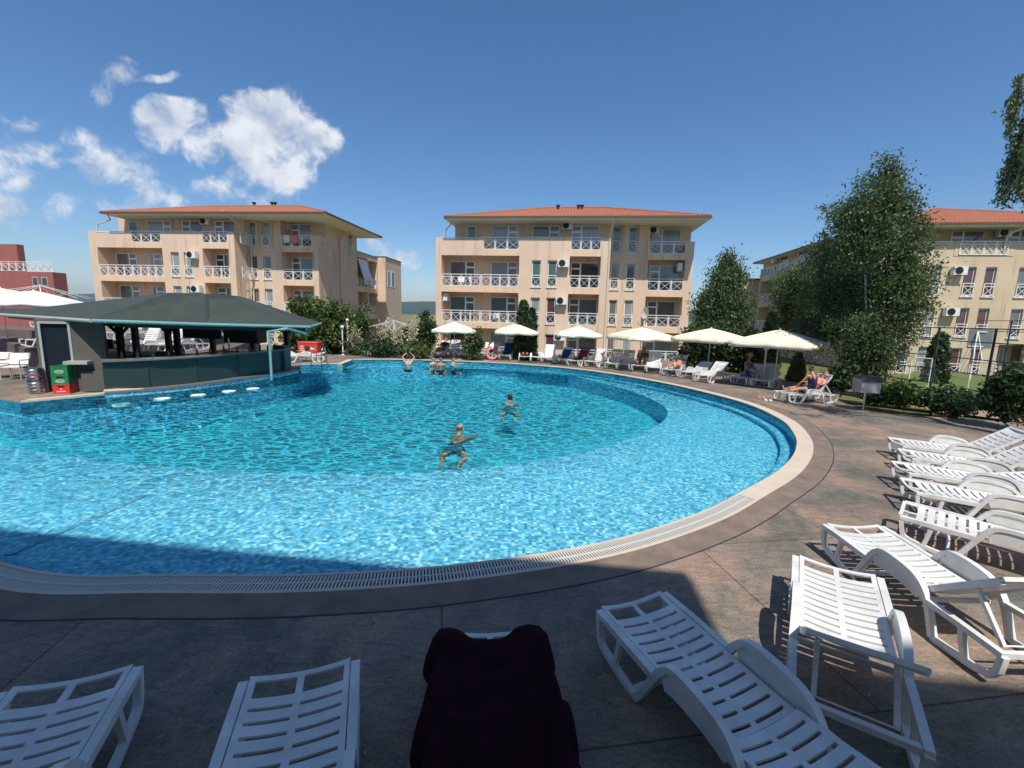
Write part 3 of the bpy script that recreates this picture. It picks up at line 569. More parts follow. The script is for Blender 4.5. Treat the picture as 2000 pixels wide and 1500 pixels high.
def doorwin(s, u0, u1, z, v, glass, doorleft, h=2.15, dw=.78):
    """balcony door (with transom and leaf frame) joined to a wide fixed pane"""
    ud = (u0, u0+dw) if doorleft else (u1-dw, u1); uw = (u0+dw, u1) if doorleft else (u0, u1-dw); fr = .06; mb = MB()
    mb.wall(uw[0], uw[1], z+.02, z+h, v-.03, v+.03, [(uw[0]+fr*.6, uw[1]-fr*.6, z+.08, z+h-fr)])
    mb.wall(ud[0], ud[1], z+.02, z+h, v-.035, v+.035, [(ud[0]+.08, ud[1]-.08, z+.12, z+h-.55), (ud[0]+.08, ud[1]-.08, z+h-.42, z+h-.07)])
    w = part(s, mb, 'balcony_door', 'white')
    p = MB(); p.box(u0+.02, u1-.02, v-.01, v+.012, z+.04, z+h-.02); p.build('pane', M[glass], w); return w
def acunit(s, u, z, v, w=.82, h=.56, d=.34, gap=.10, side=False):
    mb = MB()
    def bx(a, b, c, d_, e, f):
        if side: mb.box(v+side*c, v+side*d_, a, b, e, f) if side > 0 else mb.box(v-d_, v-c, a, b, e, f)
        else: mb.box(a, b, v-d_, v-c, e, f)
    bx(u, u+w, gap, gap+d, z, z+h); bx(u+.08, u+.12, 0, gap+d-.03, z-.05, z); bx(u+w-.12, u+w-.08, 0, gap+d-.03, z-.05, z)
    o = part(s, mb, 'air_conditioner', 'ac'); f = MB()
    if not side:
        k = 16; c = (u+w*.36, v-gap-d-.006, z+h*.5); 
        f.ribbon([(c[0]+h*.42*cos(2*pi*i/k), c[2]+h*.42*sin(2*pi*i/k)) for i in range(k)], .03, c[1]-.01, c[1]+.004, closed=True)
        f.ribbon([(c[0]+h*.2*cos(2*pi*i/k), c[2]+h*.2*sin(2*pi*i/k)) for i in range(k)], h*.40, c[1]-.002, c[1]+.003, closed=True)
        for i in range(8): a = 2*pi*i/8; f.bar((c[0]+.04*cos(a), c[1]-.008, c[2]+.04*sin(a)), (c[0]+h*.4*cos(a), c[1]-.008, c[2]+h*.4*sin(a)), .012)
        f.build('fan_grille', M['asphaltgrey'], o)
    return o
def tiledroof(s, u0, u1, v0, v1, z, pitch=.31, th=.10):
    """hipped roof of corrugated clay tiles over the rectangle, eaves at z"""
    H = min(u1-u0, v1-v0)/2; mb = MB(); wl = .26; rows = 8
    def face(Lg, fn):
        n = int(Lg/wl*6); V = []; F = []
        for i in range(n+1):
            a = Lg*i/n; run = max(.02, min(H, a, Lg-a)); wv_ = .075*abs(sin(pi*a/wl))
            for j in range(rows+1):
                r_ = run*j/rows; V.append(fn(a, r_, z+pitch*r_+wv_+.012*((r_*3) % 1)))
        for i in range(n):
            for j in range(rows): q = i*(rows+1)+j; F.append((q, q+rows+1, q+rows+2, q+1))
        mb.add(V, F)
    face(u1-u0, lambda a, r_, zz: (u0+a, v0+r_, zz)); face(u1-u0, lambda a, r_, zz: (u1-a, v1-r_, zz))
    face(v1-v0, lambda a, r_, zz: (u1-r_, v0+a, zz)); face(v1-v0, lambda a, r_, zz: (u0+r_, v1-a, zz))
    # ridge and hip caps
    zt = z+pitch*H+.06
    rg = [(u0+H, (v0+v1)/2, zt), (u1-H, (v0+v1)/2, zt)] if u1-u0 > v1-v0 else [((u0+u1)/2, v0+H, zt), ((u0+u1)/2, v1-H, zt)]
    mb.tube(rg, .10, 8)
    ends = [rg[0], rg[1]] if u1-u0 > v1-v0 else [rg[0], rg[0]]
    for c, e in (((u0, v0, z+.05), rg[0]), ((u0, v1, z+.05), rg[0] if u1-u0 > v1-v0 else rg[1]), ((u1, v0, z+.05), rg[1] if u1-u0 > v1-v0 else rg[0]), ((u1, v1, z+.05), rg[1])): mb.tube([c, e], .085, 8)
    r = part(s, mb, 'roof', 'tile')
    sf = s.mb('fascia'); t = .06
    for a in ((u0-.07, u1+.07, v0-.09, v0-.01), (u0-.07, u1+.07, v1+.01, v1+.09), (u0-.09, u0-.01, v0-.01, v1+.01), (u1+.01, u1+.09, v0-.01, v1+.01)): sf.box(*a, z-.10, z+.03)
    s.mb('soffit').box(u0+.0, u1-.0, v0+.0, v1-.0, z-.13, z-.02)
    return r

# the two buildings across the pool share one design
def twin(s, px, D=12.5, curtains=None, z4=2.5, acs=(), side_rail=True):
    """px: dictionary of image columns of the facade's divisions"""
    L = s.L; U = lambda k, y=537, v=0.0: s.U(px[k], y, v)
    REC = 1.6; LD = 1.35
    uL0, uL1 = U('l0'), U('l1'); uW0 = U('w0'); uM0, uM1 = U('m0'), U('m1'); uS = U('s'); 
    uR0, uR1, uE = U('r0', v=REC), U('r1', v=REC), U('e', v=REC); T = L[3]; SO = T+z4
    w = s.mb('wall'); bd = s.mb('band'); inn = s.mb('inner')
    base = L[0]-.4
    # pillars and solid walls of the left part
    w.box(uL0, uL1, 0, LD, base, T+1.0)
    pw = .45
    tw = px['tw']; wins = [(s.U(a), s.U(b)) for a, b in tw]
    holes = [(a, b, L[k]+.12, L[k]+2.12) for a, b in wins for k in (0, 1, 2)]
    w.wall(uW0, uM0, base, T+.95, 0, .28, holes)
    w.box(uW0, uW0+.24, .281, LD, base, T-.01); w.box(uM0-.24, uM0, .281, LD, base, T-.01)
    w.box(uM1, uS, 0, REC+.02, base, T+1.0)
    # top parapet: solid, rail, solid, rail with short piers
    p1 = s.U(px['p1'][0], 462), s.U(px['p1'][1], 462)
    bd_t = T-.35
    w.box(uL1, p1[1], 0, .2, bd_t, T+.86); w.box(p1[0], p1[1], -.006, .205, bd_t-.003, T+1.02)
    w.box(uW0-.02, uW0+.5, -.006, .29, T+.1, T+1.02); w.box(uM0-.5, uM0+.02, -.006, .29, T+.1, T+1.02)
    rl = s.mb('rail'); rl.box(uL1, p1[0], .03, .15, T+.93, T+.985); rl.box(uW0+.5, uM0-.5, .03, .15, T+.99, T+1.045); rl.box(uL1+.1, uL1+.14, .07, .11, T+.86, T+.93)
    # balcony bands and slabs
    for k in (1, 2): bd.box(uL1, uW0, 0, .18, L[k]-.36, L[k]+.10)
    bd.box(p1[1], uW0, 0, .18, T-.36, T+.10)
    for k in (1, 2, 3): bd.box(uM0, uM1, 0, .18, L[k]-.36, L[k]+.10)
    for k in (1, 2, 3):
        inn.box(uL1, uW0, .181, LD-.001, L[k]-.22, L[k]-.01); inn.box(uM0, uM1, .181, LD-.001, L[k]-.22, L[k]-.01)
    inn.box(uW0+.241, uM0-.241, .281, LD-.001, T-.22, T-.01)
    # main body behind: lower three storeys wide, top storey set in at the left
    uTop0 = s.U(px['t0'], 445, LD)
    inn.box(uL0+.02, uS-.01, LD, D, base, T-.012); inn.box(uTop0, uS-.01, LD, D, T-.012, SO)
    # right part, set back
    WR = U('s', v=REC)
    rwin = [(s.U(a, v=REC), s.U(b, v=REC)) for a, b in px['rw']]
    holes = [(a, b, L[k]+.12, L[k]+2.12) for a, b in rwin for k in (0, 1, 2, 3)]
    w.wall(uS, uR0, base, SO, REC, REC+.28, holes)
    w.box(uR1, uE, REC, REC+1.3, base, T+1.0)
    for k in (1, 2, 3): bd.box(uR0, uR1, REC, REC+.18, L[k]-.36, L[k]+.10); inn.box(uR0, uR1, REC+.181, REC+1.299, L[k]-.22, L[k]-.01)
    w.box(uS-.02, uR0, REC+.281, D, base, SO-.001); w.box(uR0-.001, uE-.02, REC+1.3, D, base, SO)
    s.mb('plinth').box(uL0-.03, uE-.01, -.03 if False else REC-.04+.0, REC-.003, base, L[0]+.1)
    # balcony railings
    for k in (0, 1, 2):
        um = (uL1+uW0)/2+.1
        xrail(s, uL1+.03, um-.04, L[k]); xrail(s, um+.04, uW0-.03, L[k])
    xrail(s, p1[1]+.03, uW0-.03, T)
    for k in (0, 1, 2, 3): xrail(s, uM0+.03, uM1-.03, L[k]); xrail(s, uR0+.03, uR1-.03, L[k], v=REC+.03)
    G = curtains or ['glass_dark', 'glass_cur', 'glass_grey', 'glass_green']
    rg = random.Random(px['l0'])
    for k in (0, 1, 2):
        c = [s.U(a, 537, LD) for a in px['ld']]
        doorwin(s, c[0], c[1], L[k], LD-.045, G[(k*3) % 4], False); doorwin(s, c[2], c[3], L[k], LD-.045, G[(k*2+1) % 4], False)
        c = [s.U(a, 537, LD) for a in px['md']]; doorwin(s, c[0], min(c[1], uM1-.05), L[k], LD-.045, G[(k+2) % 4], True)
    for k in range(4):
        c = [s.U(a, 537, REC+1.3) for a in px['rd']]; doorwin(s, c[0], c[1], L[k], REC+1.3-.045, G[(k+1) % 4] if k != 3 else 'glass_cur', True)
    for (a, b, dl, g) in px['td']:
        a, b = s.U(a, 445, LD), s.U(b, 445, LD)
        if dl is None: win(s, a, b, T+.9, T+2.05, LD-.035, g)
        else: doorwin(s, a, b, T, LD-.045, g, dl, h=2.1)
    def tall(a, b, z, v, g):
        wdw = win(s, a+.02, b-.02, z+.14, z+2.10, v+.17, g, trans=None)
        m_ = MB(); m_.box(a-.06, b+.06, v-.07, v+.02, z+.06, z+.12); part(s, m_, 'window_sill', 'white')
        xrail(s, a+.03, b-.03, z+.08, v=v-.035, n=1, top=.92, name='window_railing')
    for (a, b), i in zip(wins, range(9)):
        for k in (0, 1, 2): tall(a, b, L[k], 0, rg.choice(['glass_cur', 'glass_green', 'glass_cur', 'glass_plum' if i else 'glass_green']))
    for (a, b), i in zip(rwin, range(9)):
        for k in range(4): tall(a, b, L[k], REC, rg.choice(['glass_cur', 'glass_grey', 'glass_cur', 'glass_green']))
    s.uL0, s.uE, s.SO, s.D, s.REC, s.LD, s.uS, s.uM0, s.uM1, s.uR0, s.uW0, s.uR1 = uL0, uE, SO, D, REC, LD, uS, uM0, uM1, uR0, uW0, uR1
    re0 = s.U(px['re'][0], 418, -.8); re1 = s.U(px['re'][1], 418, -.8)
    ez = SO-.16; tiledroof(s, re0, re1, -.8, D+1.0, ez)
    # roof vents
    for (ux, kind) in ((.38, 0), (.47, 1), (.485, 1)):
        uu = re0+(re1-re0)*px.get('vent', ux)*0+(re0+(re1-re0)*ux); vz = ez+.31*5.5
        mm = MB(); mm.tube([(uu, 4.9, vz-.3), (uu, 4.9, vz+.35)], .09, 8); mm.lathe([(.16, vz+.33), (.2, vz+.42), (.02, vz+.5)], 10, (uu, 4.9, 0)); part(s, mm, 'roof_vent', 'darkmetal')
    # downpipes
    mm = MB(); ud = uS+.02; zt = SO
    mm.tube([(ud+.1, -.75, zt), (ud+.08, -.7, zt-.12), (ud-.12, -.04, zt-1.35), (ud-.12, -.05, zt-1.6), (ud-.12, -.05, L[0])] if px.get('pipe') == 'front' else [(ud-.3, -.8, zt), (ud-.1, -.5, zt-.3), (uS+.35, REC-.08, zt-1.6), (uS+.35, REC-.08, L[0])], .06, 8)
    part(s, mm, 'downpipe', 'pipe')
    mm = MB(); mm.tube([(re0+.35, -.6, ez-.1), (re0+.3, -.3, ez-.5), (uL0+.75, .25, T+1.6), (uL0+.6, .2, T+.9)], .055, 8); part(s, mm, 'downpipe', 'pipe')

# --- the building straight across the pool
B2 = Bld('peach four-storey apartment block with red tiled roof straight across the pool', 35.329, -.131, 851, 537, 1.924)
px2 = dict(l0=851, l1=862, w0=1013.5, m0=1111.5, m1=1172, s=1190, r0=1264, r1=1337, e=1352, p1=(934, 943), t0=889, re=(869, 1389), pipe='front',
    tw=[(1038, 1056), (1069, 1087)], rw=[(1192.5, 1208.5), (1223, 1240)], ld=(880, 928, 960, 1010), md=(1114, 1171), rd=(1268, 1323),
    td=[(913, 930, None, 'glass_green'), (961, 1012, False, 'glass_cur'), (1041, 1093, False, 'glass_grey'), (1117, 1171, True, 'glass_cur')])
twin(B2, px2)
s = B2
acunit(s, s.U(1089.5), s.L[2]+1.60, 0); acunit(s, s.U(1086.5, 590), s.L[1]+1.62, 0); acunit(s, s.U(1083, 650), s.L[0]+1.68, 0)
acunit(s, s.U(1098, 440, s.LD), s.L[3]+1.78, s.LD); acunit(s, s.U(1270, 440, s.REC+1.3)-.1, s.L[3]+1.75, s.REC+1.3)
acunit(s, .25, s.L[1]+1.75, s.uL0+.42, side=1, w=.7); acunit(s, s.REC+.3, s.L[2]+1.7, s.uR1-.02, side=-1, w=.7)
def dish(s, u, v, z, r=.42, yaw=.5, tilt=.5, name='satellite_dish', m='ac'):
    mb = MB(); prof = [(r*k/6, .22*r*(k/6)**2) for k in range(7)]
    V = []; F = []; n = 18; Mx = Matrix.Translation((u, v, z)) @ Matrix.Rotation(yaw, 4, 'Z') @ Matrix.Rotation(pi/2+tilt, 4, 'X')
    for off_ in (0, -.012):
        for (a, b) in prof:
            for i in range(n): V.append(Mx @ Vector((a*cos(2*pi*i/n), a*sin(2*pi*i/n), b+off_)))
    m_ = len(prof)*n
    for q in (0, m_):
        for k in range(6):
            for i in range(n): F.append((q+k*n+i, q+k*n+(i+1) % n, q+(k+1)*n+(i+1) % n, q+(k+1)*n+i))
    mb.add(V, F); mb.tube([Mx @ Vector((0, 0, 0)), Mx @ Vector((0, 0, -.18)), Vector((u, v+.25, z-.3))], .025, 6)
    o = part(s, mb, name, m); q = MB(); q.bar(Mx @ Vector((0, -r*.9, .1)), Mx @ Vector((0, 0, r*.8)), .015); q.box(-.03, .03, -.03, .03, r*.8-.03, r*.8+.04, Mx); q.build('dish_arm', M['darkmetal'], o); return o
dish(s, s.U(1263, 625, s.REC)-.15, s.REC-.35, s.L[1]+1.15, .46, -1.1, -.1)
mm = MB(); uu = s.U(1178, 640, s.REC-.5)
s.root['label'] = 'peach four-storey apartment block with red tiled roof straight across the pool'
s.finish()

# --- the building on the left, behind the bar
B1 = Bld('peach apartment block with a grey shaded gable, on the left behind the pool bar', 35.435, -.110, 182, 510, 2.242)
px1 = dict(l0=181, l1=195.7, w0=321, m0=399, m1=449.7, s=461.5, r0=552, r1=612.5, e=622.5, p1=(246, 255), t0=232, re=(197, 637), pipe='side',
    tw=[(336.5, 352.5), (362, 378)], rw=[(489.5, 504), (515.5, 530.5)], ld=(233, 272, 297, 320), md=(425, 449), rd=(573, 612),
    td=[(252, 270, None, 'glass_green'), (290, 336, False, 'glass_cur'), (357, 397, True, 'glass_grey'), (421, 459, True, 'glass_grey')])
twin(B1, px1, D=9.0)
s = B1; fl = s.uE
acunit(s, s.U(371, 494), s.L[2]+1.6, 0); acunit(s, s.U(380, 565), s.L[1]+1.62, 0); acunit(s, s.U(397, 430, s.LD), s.L[3]+1.75, s.LD); acunit(s, s.U(549, 430, s.REC+1.3)+.1, s.L[3]+1.72, s.REC+1.3)
acunit(s, s.U(472, 560, s.REC), s.L[1]+1.95, s.REC); acunit(s, s.U(473, 575, s.REC), s.L[1]+1.25, s.REC)
# side railings of the middle balconies where the facade steps back
for k in (1, 2, 3): xrail(s, .1, s.REC-.1, s.L[k], v=.6, n=2, along='v', uc=s.uS-.1)
# gable details: small window, downpipe, side opening rail
mm = MB(); vv = s.Vd(664, 520, fl); mm.tube([(fl+.8, vv+1.2, s.SO-.1), (fl+.10, vv+.2, s.SO-1.0), (fl+.10, vv, s.SO-1.6), (fl+.10, vv, s.L[0])], .065, 8); part(s, mm, 'downpipe', 'pipe')
va, vb = s.Vd(681, 470, fl), s.Vd(687.5, 470, fl)
mm = MB(); mm.box(fl-.03, fl+.03, va, vb, s.L[3]+.1, s.L[3]+2.1); o = part(s, mm, 'window', 'greysteelpaint'); q = MB(); q.box(fl+.031, fl+.036, va+.08, vb-.08, s.L[3]+.95, s.L[3]+2.0); q.build('pane', M['glass_dark'], o)
xrail(s, va, vb, s.L[3]+.05, v=.06, n=1, along='v', uc=fl, name='window_railing'); 
mm = MB(); mm.box(fl-.03, fl+.004, s.REC+.45, s.REC+1.25, s.L[3]+1.0, s.L[3]+1.05); part(s, mm, 'wall_opening', 'glass_dark'); xrail(s, s.REC+.1, s.REC+1.2, s.L[3], v=.03, n=1, along='v', uc=fl+.0)
# lower rear wing with balconies turned to the side
v0, v1, v2 = 9.0, s.Vd(737, 493, fl), s.Vd(783, 505, fl+.9)
w = s.mb('wall'); zt = s.L[3]+.75; w.box(fl-7, fl-1.3, v0+.01, v2, s.L[0]-.4, zt-.02); inn = s.mb('inner')
w.box(fl-1.299, fl+.9, v1, v2, s.L[0]-.4, zt+.12); w.box(fl-1.299, fl-.001, v0+.012, v1-.001, zt-.5, zt); vm = (v0+v1)/2
w.box(fl-1.299, fl-.02, vm-.1, vm+.1, s.L[0]-.4, zt-.501); w.box(fl-1.3+.004, fl-.01, v1-.12, v1-.002, s.L[0]-.4, zt-.501)
sf = s.mb('fascia'); sf.box(fl-7.05, fl+.98, v1-.04, v2+.06, zt+.121, zt+.19); sf.box(fl-7.05, fl+.05, v0+.013, v1-.041, zt+.001, zt+.07)
for k in (0, 1, 2):
    s.mb('band').box(fl-1.299, fl, v0+.013, vm-.101, s.L[k]-.36, s.L[k]+.1); s.mb('band').box(fl-1.299, fl, vm+.101, v1-.13, s.L[k]-.36, s.L[k]+.1)
    xrail(s, v0+.05, vm-.12, s.L[k], v=-.03, along='v', uc=fl, name='railing'); xrail(s, vm+.12, v1-.15, s.L[k], v=-.03, along='v', uc=fl)
for (pa, pb) in ((756.5, 762), (764, 770.5)):
    a_, b_ = s.Vd(pa, 530, fl+.9), s.Vd(pb, 530, fl+.9); q = MB(); q.box(fl+.87, fl+.93, a_, b_, s.L[2]+.5, s.L[2]+2.3); o = part(s, q, 'window', 'white'); r_ = MB(); r_.box(fl+.931, fl+.936, a_+.1, b_-.25, s.L[2]+.6, s.L[2]+2.2); r_.build('pane', M['glass_dark'], o)
# white sun sail over one of the side balconies
q = MB(); a_ = v0+.3; q.add([(fl-.1, a_, zt-.6), (fl-.1, vm-.2, zt-.6), (fl+.5, vm-.1, s.L[2]+.9), (fl+.5, a_+.1, s.L[2]+.9), (fl-.13, a_, zt-.6), (fl-.13, vm-.2, zt-.6), (fl+.47, vm-.1, s.L[2]+.9), (fl+.47, a_+.1, s.L[2]+.9)], [(0, 1, 2, 3), (7, 6, 5, 4), (0, 3, 7, 4), (1, 5, 6, 2), (2, 6, 7, 3), (0, 4, 5, 1)]); part(s, q, 'awning', 'canvas_white')
dish(s, fl+.35, v0+1.2, s.L[2]+.8, .42, 1.2, .2); dish(s, fl+.35, vm+.2, s.L[2]+.75, .42, 1.2, .2)
s.finish()

# --- the building on the right beyond the sports court
B3 = Bld('tan apartment block on the right behind the birch tree and the sports court', 36.68, -.155, 1752, 650, 1.83); s = B3; s.matmap = dict(wall='sand', inner='sand', band='sand')
L = s.L; w = s.mb('wall'); inn = s.mb('inner'); bd = s.mb('band'); T = L[3]; SO = T+2.17; LD = 1.35; base = L[0]-.4; D = 21
u0 = s.U(1700, 600); uEnd = s.U(2000, 600)+9
pairs = [(1718, 1733, 735), (1774, 1796, 552), (1815, 1835, 552), (1880, 1903, 552), (1921, 1943, 552), (1986, 2010, 552), (2030, 2052, 552), (2110, 2132, 552)]
wins = [(s.U(a, y), s.U(b, y)) for a, b, y in pairs]
entr = (s.U(1946, 700), s.U(2000, 700))
holes = [(a, b, L[k]+.12, L[k]+2.12) for a, b in wins for k in (0, 1, 2) if not (k == 0 and a > entr[0]-1.2 and a < entr[1]+.3)]
w.wall(u0, uEnd, base, T+.95, 0, .28, holes+[(entr[0], entr[1], L[0]+.05, L[0]+2.45)])
w.box(entr[0], entr[1], 1.0, 1.1, L[0], L[0]+2.5); s.mb('plinth').box(u0, uEnd, -.02, -.004, base, L[0]+.0)
q = MB(); q.box(entr[0]+.8, entr[1]-.5, .93, .99, L[0]+.05, L[0]+2.2); o = part(s, q, 'door', 'greysteelpaint'); r_ = MB(); r_.box(entr[0]+.95, entr[1]-.65, .90, .929, L[0]+.2, L[0]+2.05); r_.build('pane', M['glass_cur'], o)
inn.box(u0+.3, uEnd, LD, D, base, T-.01); inn.box(u0+1.3, uEnd, LD, D, T-.01, SO); inn.box(u0+.31, uEnd-.01, .281, LD-.001, T-.25, T-.012)
w.box(u0, u0+.28, .281, LD, base, T+.95)
for (a, b), i in zip(wins, range(20)):
    for k in (0, 1, 2):
        if k == 0 and a > entr[0]-1.2 and a < entr[1]+.3: continue
        win(s, a+.02, b-.02, L[k]+.14, L[k]+2.10, .17, ['glass_cur', 'glass_dark', 'glass_cur', 'glass_plum', 'glass_plum', 'glass_grey', 'glass_cur', 'glass_green'][i])
        m_ = MB(); m_.box(a-.06, b+.06, -.09, .01, L[k]+.06, L[k]+.12); part(s, m_, 'window_sill', 'white'); xrail(s, a+.03, b-.03, L[k]+.08, v=-.045, n=1, top=.92, name='window_railing')
ra, rb = s.U(1874, 476), s.U(1971, 476)
for (a, b) in ((s.U(1866, 476), ra), (rb, s.U(1983, 476))): w.box(a, b, -.03, .29, T+.05, T+1.05)
rl = s.mb('rail'); rl.box(u0+.3, s.U(1866, 476), .05, .17, T+.98, T+1.04); rl.box(s.U(1983, 476), uEnd, .05, .17, T+.98, T+1.04)
xrail(s, ra+.04, rb-.04, T+.02, v=-.05)
for (a, b, dl, g) in ((1858, 1922, True, 'glass_grey'), (1968, 1985, True, 'glass_grey'), (2010, 2050, True, 'glass_grey')):
    a, b = s.U(a, 450, LD), s.U(b, 450, LD); doorwin(s, a, max(b, a+1.1), T, LD-.045, g, dl, h=1.98)
acunit(s, s.U(1943, 445, LD), T+1.5, LD); acunit(s, s.U(1863.5, 527, -.4), L[2]+1.55, 0); acunit(s, s.U(1848.5, 605, -.4), L[1]+1.55, 0)
# shaded flank with balconies
fv = [s.Vd(1640, 470, u0), s.Vd(1511, 490, u0)]
for k in (1, 2, 3):
    bd.box(u0-1.1, u0-.001, fv[0], fv[1], L[k]-.36, L[k]+.1); xrail(s, fv[0]+.05, fv[1]-.05, L[k], v=-1.05, along='v', uc=u0)
w.box(u0-1.1, u0-.001, fv[1]-.25, fv[1]+.0, base, T+1.0)
w.box(u0, u0+.29, LD+.001, D, base, SO-.001)
acunit(s, fv[1]-1.6, T+1.6, u0-.0, side=-1)
for vv in (fv[1]-4.0, fv[1]-8):
    for k in (1, 2, 3): q = MB(); q.box(u0-.04, u0-.001, vv, vv+1.8, L[k]+.02, L[k]+2.1); o = part(s, q, 'window', 'white'); r_ = MB(); r_.box(u0-.046, u0-.041, vv+.08, vv+1.72, L[k]+.1, L[k]+2.0); r_.build('pane', M['glass_dark'], o)
# lower wing at the far end of the flank
zt = L[2]+2.9; w.box(u0-3.2, u0+4, D+.01, D+7, base, zt); s.mb('fascia').box(u0-3.5, u0+4.1, D-.2, D+7.1, zt+.001, zt+.14)
tiledroof(s, u0-.9, uEnd+.5, -.8, D+.6, SO-.1)
q = MB(); u_ = s.U(1955, 500); q.tube([(u_+1.3, -.75, SO), (u_+.2, -.2, T+1.55), (u_+.05, -.1, T+1.2), (u_+.05, -.1, T+.5)], .06, 8); part(s, q, 'downpipe', 'pipe')
s.finish()

# --- red building far left
x0 = atY(0, 500, 44)
RB = Bld('brick red building with a white terrace railing at the far left', 44, -.12, 0, 540, 0, loc=(atY(-120, 560, 46).x, 46)); s = RB; s.L = [-.4]; s.matmap = dict(wall='redwall', inner='redwall', band='redwall')
w = s.mb('wall'); ua, ub = 0, s.U(106, 560)
w.box(ua-6, ub, 0, 1.2, -1, s.O.z+atY(105, 531, 44).z); zr = atY(105, 531, 44).z
w.box(ua-6, s.U(35, 500, .5), .5, 1.1, zr-.01, atY(20, 478, 46).z)
xrail(s, ua-4, s.U(102, 525), zr-.05, v=.1, top=1.0, name='railing')
for (a, b) in ((64, 75), (82, 94)):
    q = MB(); q.box(s.U(a, 550), s.U(b, 550), -.04, .02, atY(70, 558, 44).z, atY(70, 540, 44).z); o = part(s, q, 'window', 'greysteelpaint'); r_ = MB(); r_.box(s.U(a, 550)+.08, s.U(b, 550)-.08, -.046, -.041, atY(70, 558, 44).z+.08, atY(70, 540, 44).z-.08); r_.build('pane', M['glass_dark'], o)
s.finish()

# --- the building behind the viewer, whose shadow lies over the near deck
SB = Bld('peach apartment block behind the viewer that shades the near deck', 0, -.115, 0, 0, 2.8, loc=(-30, -1.5)); s = SB; s.L = [0, 2.8, 5.6, 8.4]
kx = lambda X, Y, z: (X-sd.x/-sd.z*z, Y-sd.y/-sd.z*z)
ez = 11.0
c1 = kx(at(1330, 1128).x, at(1330, 1128).y, ez); c2 = kx(2.2, 4.5, ez-.0); e0 = kx(-4.88, 5.72, ez)
Pa = (Vector((c1[0], c1[1], 0))-s.O); ue = Pa.dot(s.ex); ve = Pa.dot(s.ey)
w = s.mb('wall'); w.box(0, ue-.9, ve-10, ve-1.2, -.3, ez-.12)
tiledroof(s, -.5, ue, ve-11, ve, ez)
q_ = at(1700, 1304); Pc = (Vector((*kx(q_.x, q_.y, ez), 0))-s.O); u2 = ue+9; v2_ = Pc.dot(s.ey)
w.box(ue-.89, u2-.9, v2_-8, v2_-1.0, -.3, ez-.5)
s.mb('soffit').box(ue+.01, u2, v2_-9, v2_, ez-.30, ez-.05)
for k in range(4):
    for j in range(5): win(s, 2+j*5.5, 4+j*5.5, s.L[k]+.9, s.L[k]+2.1, ve-1.2+.02, 'glass_grey')
s.finish()
# ================================================================ pool bar
bar = empty('pool_bar', (at(330, 750).x, at(330, 750).y, 0)); BO = Vector(bar.location)
tag(bar, 'open-sided bar pavilion with a dark green roof standing at the pool edge on the left', 'bar pavilion')
def bpart(mb, name, m, parent=None, smooth=False, recalc=False):
    o = mb.build(name, M[m] if isinstance(m, str) else m, parent or bar, smooth, recalc)
    if parent is None: o.location = -BO
    return o
E = [atY(-60, 607.5, 17.5), atY(0, 611.5, 15.6), atY(180, 623, 12.3), atY(400, 630.5, 14.4), atY(604, 636, 17.0), atY(623, 629.5, 19.0)]
Rg = [atY(-20, 603, 17), atY(60, 602.5, 16), atY(330, 571.5, 14.6), atY(400, 573.5, 15.6), atY(465, 578, 17.3), atY(470, 579, 17.6)]
Bk = [Vector((-19.5, 18.8, 2.2)), Vector((-17.4, 17.6, 2.2)), Vector((-13.4, 16.6, 2.2)), Vector((-11.6, 17.4, 2.2)), atY(560, 632, 19.5), atY(607, 630, 19.9)]
mb = MB()
V = E+Rg+Bk; F = []
for i in range(5): F += [(i, i+1, 6+i+1, 6+i), (6+i, 6+i+1, 12+i+1, 12+i)]
F.append((5, 17, 11)); mb.add(V, F)
mb.add([v-Vector((0, 0, .09)) for v in V], [tuple(reversed(f)) for f in F])
n = 18; rim = [0, 1, 2, 3, 4, 5, 17, 16, 15, 14, 13, 12]
for a, b in zip(rim, rim[1:]+[0]): mb.F.append((a, b, n+b, n+a))
roof = bpart(mb, 'roof', 'shingle')
mb = MB(); dz = Vector((0, 0, -.05)); od = Vector((.02, -.06, 0)); mb.tube([E[0]+dz+od, E[1]+dz+od, E[2]+dz+od], .05, 8); bpart(mb, 'gutter', 'greysteelpaint')
mb = MB(); mb.tube([E[2]+dz+od+Vector((.02, 0, 0)), E[3]+dz+od, E[4]+dz+od, E[5]+dz+Vector((.06, 0, 0))], .052, 8); g = bpart(mb, 'gutter', 'teal')
mb = MB(); p0 = at(531, 748, 0); mb.tube([E[4]+Vector((-.1, 0, -.1)), E[4]+Vector((-.1, 0, -.32)), Vector((p0.x+.6, p0.y+.05, 1.93)), Vector((p0.x, p0.y, 1.82)), Vector((p0.x, p0.y, .1))], .045, 8); bpart(mb, 'downpipe', 'teal')
# boarded underside and edge beam
mb = MB(); sh_ = lambda v, k, z: Vector((v.x+(BO.x+1-v.x)*k, v.y+(19.5-v.y)*k, z))
for a, b in zip(E[:-1], E[1:]): mb.bar(sh_(a, .12, a.z-.17), sh_(b, .12, b.z-.17), .10, .14)
bpart(mb, 'edge_beam', 'darkwood')
